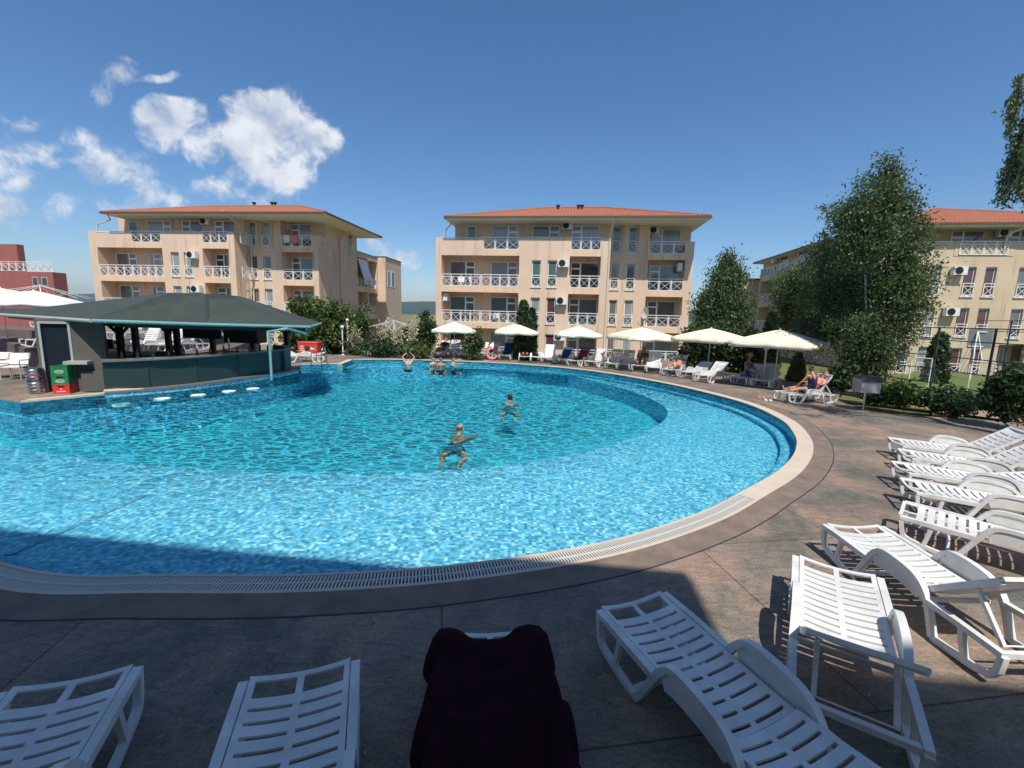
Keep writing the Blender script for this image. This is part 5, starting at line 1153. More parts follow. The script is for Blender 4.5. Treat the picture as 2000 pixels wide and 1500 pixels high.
parasol(770, 697.5, 2.20, 1.15, 4, 'bare white parasol frame without cloth, beyond the left end of the pool', cloth=False, group=None)
parasol(84, 708, 3.12, 1.45, 30, 'large white parasol behind the bar roof at the left edge', m='canvas_white', group=None)
parasol(96, 696, 3.5, 1.75, 30, 'large bare parasol frame rising behind the white parasol on the left', cloth=False, group=None)
parasol(20, 697, 3.25, 1.7, 15, 'cream parasol at the left edge behind the white one', group=None)
# ================================================================ trees and plants
def leaves(name, pts, size, m, parent=None, seed=0, aspect=1.7, droop=.0, jit=.5):
    """one mesh of small kite-shaped leaves at the given points"""
    rs = np.random.RandomState(seed); P = np.asarray(pts, dtype=np.float64); n = len(P)
    a = rs.normal(size=(n, 3)); a[:, 2] -= droop*2; a /= np.linalg.norm(a, axis=1)[:, None]
    b = rs.normal(size=(n, 3)); b -= a*(a*b).sum(1)[:, None]; b /= np.linalg.norm(b, axis=1)[:, None]
    s_ = size*(1-jit/2+jit*rs.rand(n))[:, None]; a = a*s_*aspect*.5; b = b*s_*.5
    V = np.stack([P-a, P+b*.9-a*.15, P+a, P-b*.9-a*.15], 1).reshape(-1, 3); me = bpy.data.meshes.new(name)
    me.vertices.add(4*n); me.vertices.foreach_set('co', V.ravel()); me.loops.add(4*n); me.loops.foreach_set('vertex_index', np.arange(4*n)); me.polygons.add(n)
    me.polygons.foreach_set('loop_start', np.arange(0, 4*n, 4)); me.polygons.foreach_set('loop_total', np.full(n, 4)); me.update(calc_edges=True)
    at_ = me.attributes.new('rnd', 'FLOAT', 'FACE'); at_.data.foreach_set('value', rs.rand(n)); me.materials.append(M[m])
    o = bpy.data.objects.new(name, me); col.objects.link(o); o.parent = parent; return o
def clumps(blobs, nclump, per, rc, seed=0, hang=1.0, shell=.55, zmin=None):
    """clump centres inside ellipsoid blobs (x,y,z,rx,ry,rz), biased outward; each clump a fuzzy tuft"""
    rs = np.random.RandomState(seed); vol = np.array([b[3]*b[4]*b[5] for b in blobs])**.8; pr = vol/vol.sum(); out = []
    for i in range(nclump):
        b = blobs[rs.choice(len(blobs), p=pr)]; d = rs.normal(size=3); d /= np.linalg.norm(d); rr = (shell+(1-shell)*rs.rand())*(1 if rs.rand() > .25 else rs.rand())
        c = np.array(b[:3])+d*rr*np.array(b[3:]); k = int(per*(.6+.8*rs.rand())); q = rs.normal(size=(k, 3))*rc*(.6+.8*rs.rand())*np.array([1, 1, hang]); q[:, 2] -= abs(q[:, 2])*.4*(hang > 1)
        out.append(c+q)
    P = np.concatenate(out)
    if zmin is not None: P = P[P[:, 2] > zmin]
    return P
def pxblobs(Y, L_, depth=None):
    """image-space ovals at distance Y turned into ellipsoids of real size"""
    out = []
    for (px, py, rx, ry) in L_:
        c = atY(px, py, Y); k = Y/FPX; r_ = rx*k; out.append((c.x, c.y, c.z, r_, depth or r_, ry*k))
    return out
def trunk(mb, p, top, r0, r1, seed=0, wob=.15):
    rg = random.Random(seed); p = Vector(p); top = Vector(top); pts = [p+(top-p)*(i/6)+Vector((rg.uniform(-wob, wob), rg.uniform(-wob, wob), 0))*(0 if i in (0,) else 1) for i in range(7)]; mb.tube(pts, [r0+(r1-r0)*i/6 for i in range(7)], 8); return pts
def tree(name, base, blobs, label, leafm, barkm, nclump, per, rc, size, seed, h, r0=.14, hang=1.0, group=None, cat='tree', limbs=9, shell=.55, droop=0., kz=.15, extra=None, aspect=1.7):
    r = empty(name, tuple(base)); tag(r, label, cat, group); bx, by, bz = base; mb = MB(); rel = [(b[0]-bx, b[1]-by, b[2]-bz, *b[3:]) for b in blobs]
    pts = trunk(mb, (0, 0, 0), h, r0, r0*.25, seed); rg = random.Random(seed+1)
    for i in range(limbs):
        b = rel[i % len(rel)]; s_ = pts[1+i % 5]; e = Vector((b[0]+rg.uniform(-.4, .4)*b[3], b[1]+rg.uniform(-.4, .4)*b[4], b[2]+rg.uniform(-.3, .3)*b[5])); mid = s_.lerp(e, .5)+Vector((0, 0, rg.uniform(0, .5))); mb.tube([s_, mid, e], [r0*.38, r0*.22, r0*.07], 6)
    mb.build('trunk', M[barkm], r, True)
    P = clumps(rel, nclump, per, rc, seed, hang, shell, kz)
    if extra is not None: P = np.concatenate([P, extra])
    leaves('crown', P, size, leafm, r, seed, droop=droop, aspect=aspect); return r

# large birch in front of the right-hand block
Yb = 15.6; b0 = at(1677, 777)
bigL = [(1735, 345, 30, 42), (1700, 400, 55, 55), (1755, 420, 48, 60), (1640, 420, 28, 26), (1690, 470, 75, 55), (1770, 480, 50, 60), (1625, 500, 48, 38), (1560, 560, 52, 42), (1640, 570, 75, 60), (1740, 570, 62, 70), (1790, 545, 36, 40), (1545, 610, 40, 34), (1610, 640, 60, 40), (1690, 650, 70, 45), (1745, 655, 45, 50), (1770, 600, 40, 50), (1700, 705, 60, 25), (1525, 560, 24, 30)]
big = []
for q in bigL: Yq = 15.7+max(0, 1690-q[0])*.036; big += pxblobs(Yq, [q], depth=q[2]*Yq/FPX*.85)
tree('birch_tree', (b0.x, b0.y, 0), big, 'tall full birch tree with white trunk in front of the right-hand block', 'leaf_birch', 'barkwhite', 620, 150, .20, .060, 11, (.5, .5, 5.6), .11, hang=1.5, droop=.4, limbs=16, shell=.35)
# second birch by the end of the far block
Y2 = 27; q = atY(1412, 700, Y2)
bl = pxblobs(Y2, [(1412+(a_-1412)*.86, b_, c_*.85, d_) for a_, b_, c_, d_ in [(1421, 515, 16, 24), (1410, 545, 34, 26), (1438, 550, 22, 22), (1400, 585, 40, 30), (1435, 600, 30, 30), (1462, 610, 14, 34), (1385, 625, 36, 34), (1425, 650, 40, 30), (1380, 665, 30, 26), (1372, 605, 20, 24)]])
tree('birch_tree', (q.x, Y2, GZ), bl, 'slender drooping birch just right of the far block, behind the parasols', 'leaf_birch', 'bark', 360, 100, .26, .09, 21, (.2, 0, 6.2), .16, hang=1.8, droop=.6, limbs=10, group=None, shell=.3)
# dense greenery behind the right-hand loungers
Y3 = 24.5
for i, (cx, bls, lb, lm, nc) in enumerate((
    (1360, [(1360, 668, 26, 32), (1352, 690, 22, 20)], 'dark bush directly at the right corner of the far block', 'leaf_dark', 60),
    (1405, [(1405, 680, 34, 24), (1400, 660, 26, 20)], 'dark bush under the slender birch, behind the fifth parasol', 'leaf_dark', 70),
    (1450, [(1450, 690, 30, 30), (1455, 665, 20, 22)], 'dark bush between the fifth and sixth parasols', 'leaf_dark', 70))):
    p = atY(cx, 705, Y3-.8*i); bb = pxblobs(Y3-.8*i, bls); tree('bush', (p.x, p.y, -.5), bb, lb, lm, 'bark', nc, 100, .22, .11, 31+i, (0, 0, 1.6), .06, limbs=5, group='dark bushes behind the right-hand loungers', cat='bush', shell=.3, kz=.02)
def conifer(px, ybot, ytop, Y, wpx, label, lm, seed, n=5200, size=.10, group=None, base_z=0, name='conifer', cat='conifer', bulge=.35, tops=1):
    p = atY(px, ybot, Y); zt = atY(px, ytop, Y).z; H = zt-base_z; Rm = wpx/2*Y/FPX; rs = np.random.RandomState(seed); r = empty(name, (p.x, p.y, base_z)); tag(r, label, cat, group)
    P = []
    for k in range(n):
        t = rs.rand()**.8; prof = (min(1, t/.12)*.75+.25)*(1-t)**bulge if True else 1; a = rs.rand()*2*pi; rr = Rm*prof*(.55+.45*sqrt(rs.rand()))*(1+.12*sin(a*5+t*20)+.10*sin(t*38+a*3)); P.append((rr*cos(a), rr*sin(a), H*t*(1+.0*rs.rand())+.02))
    P = np.array(P); P[:, :2] += rs.normal(size=(n, 2))*.03
    mb = MB(); trunk(mb, (0, 0, 0), (0, 0, H*.8), .06, .02, seed, .01); mb.build('trunk', M['bark'], r); leaves('crown', P, size, lm, r, seed, aspect=2.2, droop=-.4); return r
conifer(1020, 700, 588, 26.5, 37, 'dark cypress with a tall pointed top in front of the far block', 'leaf_dark', 41, 6500, .11, base_z=-.4, group='cypresses in front of the far block')
conifer(1036, 701, 603, 26.2, 26, 'shorter dark cypress tip merging with the right side of the tall one', 'leaf_dark', 42, 4000, .11, base_z=-.4, group='cypresses in front of the far block')
conifer(1493, 742, 612, 22.0, 54, 'yellow-green conifer behind the sixth parasol', 'leaf_yellow', 43, 5200, .11, base_z=-.3, bulge=.75)
conifer(1556, 735, 690, 20.0, 38, 'low yellow-green conifer right of the sixth parasol pole', 'leaf_yellow', 44, 2200, .09, base_z=-.2, bulge=.7)
conifer(1824, 745, 650, 24.0, 42, 'small dark conifer behind the sports court fence', 'leaf_dark', 45, 3600, .10, base_z=GZ+.1)
# leafy tree to the left of the pale parasol frame
Yl = 27.6; q = atY(640, 694, Yl)
bl = pxblobs(Yl, [(590, 600, 24, 14), (612, 615, 34, 24), (650, 618, 30, 22), (600, 650, 40, 26), (655, 655, 36, 28), (625, 682, 44, 20), (575, 670, 26, 22), (640, 636, 40, 26)])
bl = [(*b[:4], min(b[4], 1.2), b[5]) for b in bl]
tree('leafy_tree', (q.x, Yl, 0), bl, 'bushy green tree behind the red drinks chest, left of the lamp posts', 'leaf_mid', 'bark', 300, 80, .24, .13, 51, (0, 0, 3), .12, limbs=12, shell=.4, kz=.0)
q = atY(702, 694, Yl+2.5); bl = pxblobs(Yl+2.5, [(700, 625, 22, 20), (715, 600, 8, 14), (690, 650, 26, 24), (715, 648, 16, 18)])
tree('leafy_tree', (q.x, Yl+2.5, -.2), bl, 'thin small tree in front of the shaded gable, right of the bushy tree', 'leaf_mid', 'bark', 80, 60, .22, .12, 52, (.1, 0, 2.8), .07, limbs=7, shell=.3)
for i, (px, py, rx, ry, Y, lb, lm, cat_) in enumerate((
    (833, 650, 17, 42, 27.5, 'dark bush against the left corner of the far block', 'leaf_dark', 'bush'),
    (815, 665, 18, 22, 28, 'mid green bush left of the dark corner bush', 'leaf_mid', 'bush'),
    (820, 686, 28, 9, 26, 'low clipped green shrub behind the flat lounger on the left', 'leaf_mid', 'shrub'),
    (747, 680, 40, 12, 26.5, 'low dark shrub behind the bare parasol frame', 'leaf_dark', 'shrub'),
    (800, 655, 16, 14, 30, 'grey-green shrub seen beyond the bare parasol frame', 'leaf_grey', 'shrub'),
    (925, 666, 20, 24, 25.6, 'rose bush with pink blooms against the far block', 'leaf_mid', 'bush'))):
    p = atY(px, py, Y); bb = pxblobs(Y, [(px, py, rx, ry)]); r = tree('shrub' if cat_ == 'shrub' else 'bush', (p.x, p.y, -.3), bb, lb, lm, 'bark', int(26+rx*ry*.05), 90, .16, .10, 61+i, (0, 0, max(.4, p.z)), .04, limbs=4, cat=cat_, shell=.2, kz=.0, group='garden shrubs beyond the pool' if i != 5 else None)
    if i == 5: rs = np.random.RandomState(5); P = np.array([(bb[0][0]-p.x+rs.normal()*.35, bb[0][1]-p.y-.35, p.z+.3+rs.normal()*.4+.3) for k in range(40)]); leaves('blossom', P, .10, 'flower_pink', r, 5, aspect=1)
# cream flowering yuccas
for i, (px, pf, pb, sp) in enumerate(((693, 662, 690, 13), (750, 655, 690, 12), (763, 650, 690, 11), (778, 658, 690, 12), (806, 652, 690, 8))):
    Y = 26.8-.2*i; c = atY(px, pb, Y); f = atY(px, pf, Y); r = empty('yucca', (c.x, c.y, -.1)); lab = ['cream flowering shrub left of the bare parasol frame, below the gable', 'left cream flower spike beside the bare parasol pole', 'middle and tallest cream flower spike, just behind the bare parasol pole', 'right cream flower spike beside the bare parasol pole', 'small cream flower spike nearest the dark corner bush'][i]
    tag(r, lab, 'flowering shrub', 'cream flowering shrubs below the gable'); rs = np.random.RandomState(i); k = Y/FPX
    P = np.array([(rs.normal()*sp*.5*k, rs.normal()*.15, f.z+.1+rs.normal()*12*k) for _ in range(420)]); leaves('blossom', P, .10, 'flower_cream', r, i, aspect=1.1)
    P = np.array([(rs.normal()*sp*.6*k, rs.normal()*.2, abs(rs.normal())*.45+.05) for _ in range(500)]); leaves('foliage', P, .12, 'leaf_grey', r, i, aspect=3)
    mb = MB(); mb.tube([(0, 0, 0), (0, 0, f.z+.2)], .02, 6); mb.build('stem', M['bark'], r)
# shrubs and roses beside the court path
for i, (px, py, rx, ry, yb, lb, lm) in enumerate((
    (1640, 742, 26, 14, 775, 'low leafy shrub between the printed-towel lounger and the white birch trunk', 'leaf_dark'),
    (1715, 770, 24, 9, 790, 'low weedy plant beside the litter bin', 'leaf_mid'),
    (1765, 770, 34, 12, 800, 'low green shrub at the foot of the court fence, right of the bin', 'leaf_mid'),
    (1852, 786, 38, 20, 812, 'dark rose bush with a few faded blooms in front of the court', 'leaf_dark'),
    (1978, 768, 36, 52, 838, 'tall dark leafy shrub at the right edge, near the loungers', 'leaf_dark'))):
    p = at(px, yb); bb = pxblobs(p.y, [(px, py, rx, ry)]); r = tree('shrub', (p.x, p.y, -.02), bb, lb, lm, 'bark', int(30+rx*ry*.06), 60, .12, .085, 81+i, (0, 0, max(.3, bb[0][2])), .025, limbs=5, cat='shrub', shell=.1, kz=.0, group='shrubs along the court side path')
    if i in (3,): rs = np.random.RandomState(i); P = np.array([(bb[0][0]-p.x+rs.normal()*.3, bb[0][1]-p.y-.3, .12+abs(rs.normal())*.08) for k in range(34)]); leaves('blossom', P, .06, 'flower_pink', r, 5, aspect=1)
# hanging willow branches reaching in from the upper right
Yw = 9.5; c0 = atY(2110, 700, Yw); rs = np.random.RandomState(3); r = empty('weeping_willow', (c0.x, c0.y, 0)); tag(r, 'weeping tree whose hanging branches reach into the upper right corner', 'tree')
mb = MB(); pts = trunk(mb, (0, 0, 0), (0.2, .2, 6.5), .2, .08, 5); P = []; tw = MB()
def strand(a, b, dens):
    a = Vector(a)-c0+Vector((0, 0, c0.z)); b = Vector(b)-c0+Vector((0, 0, c0.z)); a.z = a.z; n = int((b-a).length*dens); mid = a.lerp(b, .5)+Vector((rs.normal()*.05, rs.normal()*.05, .06)); tw.tube([a, mid, b], [.012, .008, .003], 4)
    for k in range(n): t = rs.rand(); q_ = a.lerp(mid, t*2) if t < .5 else mid.lerp(b, t*2-1); P.append((q_.x+rs.normal()*.035, q_.y+rs.normal()*.035, q_.z+rs.normal()*.03))
W_ = lambda px, py, dY=0: atY(px, py, Yw+dY)
for i in range(60):
    t = rs.rand(); xx = 2003+rs.rand()*130; yy = 120+rs.rand()*210-(xx-1992)*.5; ln = 45+rs.rand()*60; d_ = rs.normal()*.5
    strand(W_(xx, yy, d_), W_(xx-4-ln*.22, yy+ln, d_), 70)
for (x1, y1, x2, y2) in ((1990, 150, 1975, 260), (1985, 205, 1969, 262), (1992, 260, 1970, 300), (1995, 285, 1960, 345), (1992, 290, 1944, 388), (1990, 320, 1952, 385), (1998, 330, 1962, 380), (2002, 320, 1980, 398), (2006, 340, 1994, 402), (1980, 190, 1968, 228), (2000, 230, 1984, 330)): 
    for j in range(4): strand(W_(x1, y1, j*.1), W_(x2+rs.normal()*6, y2+rs.normal()*9, j*.1), 75)
for i in range(14): a = pts[3+i % 4]; e = W_(1996+rs.rand()*120, 130+rs.rand()*120, rs.normal()*.5)-c0; e.z += c0.z; mb.tube([a, a.lerp(Vector(e), .5)+Vector((0, 0, .5)), e], [.05, .03, .012], 5)
mb.build('trunk', M['bark'], r); tw.build('twigs', M['bark'], r)['kind'] = 'stuff'; leaves('crown', np.array(P), .036, 'leaf_mid', r, 9, aspect=2.6, droop=.8)
# ================================================================ people
def person(loc, rz, J, label, skin='skin', hair='hair_dark', hairlen=.0, wear=(), scale=1.0, tilt=(0, 0), fingers=True, female=False, group=None, bald=False):
    """J: joint positions in metres in the figure's own frame; a single skinned surface is grown over them"""
    r = empty('person', loc, rz); tag(r, label, 'person', group)
    V = []; Rd = []; E_ = []; ix = {}
    def v(n, p, rad, par=None):
        ix[n] = len(V); V.append(Vector(p)*scale); Rd.append((rad[0]*scale, rad[1]*scale) if isinstance(rad, tuple) else (rad*scale, rad*scale))
        if par: E_.append((ix[par], ix[n]))
    g = lambda n: Vector(J[n])
    v('pelvis', g('pelvis'), (.13, .10)); v('waist', g('pelvis').lerp(g('chest'), .42), (.115 if female else .13, .09), 'pelvis'); v('chest', g('chest'), (.145, .105), 'waist')
    v('neckb', g('neck'), .058, 'chest'); nd = (g('head')-g('neck')).normalized(); v('necku', g('neck')+nd*.06, .05, 'neckb'); v('jaw', g('neck')+nd*.11, .066, 'necku'); v('brow', g('neck')+nd*.185, .082, 'jaw'); v('crown', g('neck')+nd*.235, .062, 'brow')
    for s_ in 'lr':
        v('sh'+s_, g('sh'+s_), .052, 'chest'); v('ua'+s_, g('sh'+s_).lerp(g('el'+s_), .5), .043, 'sh'+s_); v('el'+s_, g('el'+s_), .034, 'ua'+s_); v('fa'+s_, g('el'+s_).lerp(g('wr'+s_), .4), .034, 'el'+s_); v('wr'+s_, g('wr'+s_), .022, 'fa'+s_)
        d = (g('wr'+s_)-g('el'+s_)).normalized(); side = d.cross(Vector((0, 0, 1))); side = side.normalized() if side.length > .1 else Vector((1, 0, 0)); v('pa'+s_, g('wr'+s_)+d*.07, (.030, .016), 'wr'+s_)
        if fingers:
            for k, (o_, ln) in enumerate(((-.030, .062), (-.011, .075), (.010, .072), (.029, .055))):
                a = g('wr'+s_)+d*.085+side*o_; b = a+d*ln*.55+Vector((0, 0, -.006)); c = b+d*ln*.45+Vector((0, 0, -.016)); v(f'f{k}{s_}', a, .010, 'pa'+s_); v(f'g{k}{s_}', b, .009, f'f{k}{s_}'); v(f'h{k}{s_}', c, .007, f'g{k}{s_}')
            t = g('wr'+s_)+d*.045+side*(-.042); v('t1'+s_, t, .011, 'pa'+s_); v('t2'+s_, t+d*.035+side*(-.012), .009, 't1'+s_)
        hp = g('pelvis')+(g('hip'+s_)-g('pelvis')); v('hip'+s_, hp, .092, 'pelvis'); v('th'+s_, hp.lerp(g('kn'+s_), .5), .078, 'hip'+s_); v('kn'+s_, g('kn'+s_), .052, 'th'+s_); v('ca'+s_, g('kn'+s_).lerp(g('an'+s_), .35), .052, 'kn'+s_); v('an'+s_, g('an'+s_), .034, 'ca'+s_)
        v('hl'+s_, g('an'+s_)+(g('to'+s_)-g('an'+s_))*.45, .036, 'an'+s_); v('to'+s_, g('to'+s_), (.034, .018), 'hl'+s_)
    me = bpy.data.meshes.new('body'); me.from_pydata([tuple(p) for p in V], E_, []); o = bpy.data.objects.new('body', me); col.objects.link(o)
    sk = o.modifiers.new('s', 'SKIN'); sk.use_smooth_shade = True; sk.branch_smoothing = .3; o.modifiers.new('d', 'SUBSURF').levels = 1
    for i, (a, b) in enumerate(Rd): me.skin_vertices[0].data[i].radius = (a, b)
    for i in range(len(V)): me.skin_vertices[0].data[i].use_root = (i == 0)
    o.modifiers['d'].render_levels = 1
    dg = bpy.context.evaluated_depsgraph_get(); bm_ = bpy.data.meshes.new_from_object(o.evaluated_get(dg)); bpy.data.objects.remove(o, do_unlink=True)
    bm_.materials.clear(); bm_.materials.append(M[skin]); bm_.shade_smooth(); b = bpy.data.objects.new('body', bm_); col.objects.link(b); b.parent = r
    # face: nose, ears, eyes
    hc = (g('neck')+nd*.165)*scale; fw = Vector(J.get('face', (0, -1, 0))); fw = (fw-nd*fw.dot(nd)).normalized(); sd_ = nd.cross(fw)
    mb = MB(); mb.tube([hc+fw*.078*scale+nd*.012*scale, hc+fw*.100*scale-nd*.018*scale], [.008*scale, .013*scale], 6)
    for q in (-1, 1): mb.tube([hc+sd_*q*.078*scale-nd*.02*scale, hc+sd_*q*.090*scale+nd*.012*scale], [.012*scale, .018*scale], 6)
    mb.build('face', M[skin], r, True)
    mb = MB()
    for q in (-1, 1): c = hc+fw*.079*scale+sd_*q*.03*scale+nd*.012*scale; mb.tube([c-sd_*.011*scale, c+sd_*.011*scale], .007*scale, 6)
    c = hc+fw*.077*scale-nd*.048*scale; mb.tube([c-sd_*.022*scale, c+sd_*.022*scale], .006*scale, 6); mb.build('eyes_and_mouth', M['hair_brown'], r)
    def shell(name, pred, m_, offs):
        bb = bmesh.new(); bb.from_mesh(bm_); keep = [f for f in bb.faces if pred(f.calc_center_median()/scale)]; kf = set(keep); bmesh.ops.delete(bb, geom=[f for f in bb.faces if f not in kf], context='FACES')
        if not bb.faces: bb.free(); return None
        bb.normal_update()
        for v2 in bb.verts: v2.co += v2.normal*offs*scale
        m2 = bpy.data.meshes.new(name); bb.to_mesh(m2); bb.free(); m2.materials.clear(); m2.materials.append(M[m_]); m2.shade_smooth(); o2 = bpy.data.objects.new(name, m2); col.objects.link(o2); o2.parent = r; md = o2.modifiers.new('t', 'SOLIDIFY'); md.thickness = .004; md.offset = 1; return o2
    hb = hc/scale
    if not bald: shell('hair', lambda c: (c-hb).length < .17 and (c-hb).dot(nd) > -.10-hairlen and ((c-hb).dot(fw) < .02 or (c-hb).dot(nd) > .05), hair, .014)
    else: shell('hair', lambda c: (c-hb).length < .17 and -.06 < (c-hb).dot(nd) < .0 and (c-hb).dot(fw) < .0, hair, .005)
    P_ = g('pelvis'); C_ = g('chest'); ax = (C_-P_).normalized()
    for (nm, kind, m_) in wear:
        if kind == 'trunks': pred = lambda c: (-.30 < (c-P_).dot(ax) < .07 or min((c-P_.lerp(g('knl'), .35)).length, (c-P_.lerp(g('knr'), .35)).length) < .16) and (c-P_).length < .36 and min((c-g('wrl')).length, (c-g('wrr')).length) > .14
        elif kind == 'briefs': pred = lambda c: (c-P_).length < .24 and (c-P_).dot(ax) < .07
        elif kind == 'suit': pred = lambda c: (c-P_).length < (C_-P_).length+.07 and (c-P_).dot(ax) > -.14 and abs((c-P_).dot(ax.cross(Vector((0, 0, 1)) if abs(ax.z) < .8 else Vector((0, 1, 0))))) < .2 and min((c-g('ell')).length, (c-g('elr')).length) > .13 and (c-P_).dot(ax) < (C_-P_).length+.01 and min((c-g('shl')).length, (c-g('shr')).length) > .09
        elif kind == 'shirt': pred = lambda c: -.05 < (c-P_).dot(ax) < (C_-P_).length+.08 and min((c-g('wrl')).length, (c-g('wrr')).length) > .2 and (c-g('neck')).length > .07
        shell(nm, pred, m_, .008)
    return r
def stand(h=0.0, arms='down'):
    J = dict(pelvis=(0, 0, .95), chest=(0, 0, 1.28), neck=(0, 0, 1.47), head=(0, -.01, 1.7), shl=(.19, 0, 1.40), shr=(-.19, 0, 1.40), hipl=(.09, 0, .88), hipr=(-.09, 0, .88), knl=(.10, -.02, .48), knr=(-.10, -.02, .48), anl=(.10, .02, .08), anr=(-.10, .02, .08), tol=(.11, -.15, .03), tor=(-.11, -.15, .03))
    if arms == 'out': J.update(ell=(.42, -.12, 1.34), elr=(-.42, -.12, 1.34), wrl=(.50, -.36, 1.36), wrr=(-.50, -.36, 1.36))
    elif arms == 'raised': J.update(ell=(.30, -.05, 1.62), elr=(-.30, -.05, 1.62), wrl=(.12, -.02, 1.78), wrr=(-.12, -.02, 1.78))
    else: J.update(ell=(.25, 0, 1.12), elr=(-.25, 0, 1.12), wrl=(.27, -.08, .88), wrr=(-.27, -.08, .88))
    return J
# swimmers in the middle of the pool, seen from behind: frame -y is where they face
def swim(slope=.42):
    # body slanting through the water: head up, legs trailing behind (towards +y)
    return dict(pelvis=(0, .44, -.17), chest=(0, .19, -.03), neck=(0, .05, .02), head=(0, .0, .26), shl=(.18, .10, -.04), shr=(-.18, .10, -.04), ell=(.23, -.16, -.12), elr=(-.28, -.12, -.09), wrl=(.10, -.40, -.14), wrr=(-.32, -.36, -.09), hipl=(.10, .50, -.17), hipr=(-.10, .50, -.17), knl=(.26, .68, -.30), knr=(-.26, .70, -.29), anl=(.16, .98, -.36), anr=(-.15, 1.0, -.35), tol=(.20, 1.08, -.38), tor=(-.19, 1.10, -.37), face=(0, -1, 0))
def squat(arms='down'):
    J = stand(arms=arms); J.update(pelvis=(0, .04, .93), hipl=(.10, -.02, .90), hipr=(-.10, -.02, .90), knl=(.16, -.34, .93), knr=(-.16, -.34, .93), anl=(.14, -.30, .84), anr=(-.14, -.30, .84), tol=(.15, -.44, .84), tor=(-.15, -.44, .84)); return J
p = at(898, 846, WZ); person((p.x, p.y, WZ-.05), R(176), swim(), 'tanned man with a bald head swimming away, nearest the camera in the pool', bald=True, hair='hair_brown', wear=[('swim_trunks', 'briefs', 'seagrey')])
p = at(996, 782, WZ); person((p.x, p.y, WZ-.05), R(180), swim(), 'dark-haired swimmer seen from behind, beyond the bald man, in the middle of the pool', skin='skin_pale', wear=[('swim_trunks', 'briefs', 'seagrey')])
GP = 'bathers standing in the far shallow water'
for (px, py, rz, sk_, hr, arm, lb) in ((798, 712, 200, 'skin_pale', 'hair_dark', 'raised', 'bather standing alone at the far left of the pool, hands at the hair'), (846, 713, 60, 'skin_pale', 'hair_dark', 'down', 'dark-haired bather, leftmost of the group of three in the far water'), (861, 714, 10, 'skin', 'hair_brown', 'down', 'ruddy-faced bather in the middle of the group of three'), (885, 713.5, 75, 'skin_pale', 'hair_dark', 'out', 'dark-haired bather, rightmost of the group of three in the far water')):
    p = at(px, py, WZ); person((p.x, p.y, WZ-1.30 if arm != 'raised' else WZ-1.22), R(rz), squat(arms=arm), lb, skin=sk_, hair=hr, group=GP, wear=[('swimwear', 'trunks', 'navy')], fingers=False)
# figures on the loungers: frame x runs from the feet to the head like the lounger's own
def recline(a=50, lift=.36, knee=.0, armz=.05):
    c, s_ = cos(R(a)), sin(R(a)); hx, hz_ = 1.12, lift+.07
    f = lambda d, up=0: (hx+d*c-up*s_, hz_+d*s_+up*c)
    ch = f(.40, .02); nk = f(.60, .03); hd = f(.85, .06); shx = f(.50, 0); el = f(.25, -.0); J = dict(pelvis=(hx, 0, hz_), chest=(ch[0], 0, ch[1]), neck=(nk[0], 0, nk[1]), head=(hd[0], 0, hd[1]), face=(-s_, 0, c))
    for q, sg in (('l', 1), ('r', -1)):
        J['sh'+q] = (shx[0], .19*sg, shx[1]); J['el'+q] = (el[0], .27*sg, el[1]+.03); J['wr'+q] = (el[0]-.22, .24*sg, el[1]+armz); J['hip'+q] = (hx-.05, .10*sg, hz_); J['kn'+q] = (hx-.48, .12*sg, hz_+knee); J['an'+q] = (hx-.90, .11*sg, hz_-.02); J['to'+q] = (hx-.95, .13*sg, hz_+.12)
    return J
def onlounger(r, J, label, **k):
    o = person(tuple(r.location), r.rotation_euler.z, J, label, **k); return o
onlounger(FL[2], recline(50, knee=.12), 'person reclining on the leftmost lounger under the first parasol, legs covered in pink', skin='skin', hair='hair_dark', wear=[('swimwear', 'trunks', 'redcloth'), ('dark_top', 'shirt', 'navy')], fingers=False)
onlounger(FL[6], recline(50, knee=.2), 'sunbather in white reclining beside the rose bush', skin='skin_pale', hair='hair_dark', wear=[('white_top', 'shirt', 'whitecloth'), ('shorts', 'trunks', 'navy')], fingers=False)
onlounger(FL[8], recline(6, knee=.04), 'tanned sunbather lying flat in front of the cypress', hair='hair_brown', wear=[('swimwear', 'trunks', 'redcloth')], fingers=False)
onlounger(FL[16], recline(58, knee=.28), 'dark-haired person in brown with knees drawn up, under the fourth parasol', hair='hair_dark', wear=[('brown_top', 'shirt', 'hair_brown')], fingers=False)
o = onlounger(FL[18], recline(35, knee=.1), 'partly hidden tanned person behind the bright upright lounger', hair='hair_brown', wear=[('swimwear', 'trunks', 'redcloth')], fingers=False)
# person sitting upright with a hat, in the shade of the sixth parasol
def sitside():
    return dict(pelvis=(.75, .10, .44), chest=(.78, .08, .80), neck=(.79, .04, 1.0), head=(.78, .0, 1.22), shl=(.60, .06, .93), shr=(.97, .06, .93), ell=(.55, -.08, .68), elr=(1.02, -.08, .68), wrl=(.62, -.26, .55), wrr=(.95, -.28, .52), hipl=(.66, .02, .42), hipr=(.86, .02, .42), knl=(.62, -.36, .44), knr=(.88, -.36, .44), anl=(.62, -.44, .08), anr=(.90, -.44, .08), tol=(.62, -.60, .03), tor=(.91, -.60, .03), face=(0, -1, 0))
w_ = onlounger(FL[21], sitside(), 'person in a straw hat sitting sideways in the shade of the sixth parasol', hair='hair_dark', wear=[('grey_top', 'shirt', 'glass_grey'), ('shorts', 'trunks', 'navy')], fingers=False)
mb = MB(); mb.lathe([(.17, 0), (.17, .012), (.10, .02), (.095, .09), (.05, .11), (.0, .11)], 20, (.78, .0, 1.20)); h_ = mb.build('hat', M['straw'], w_, True)
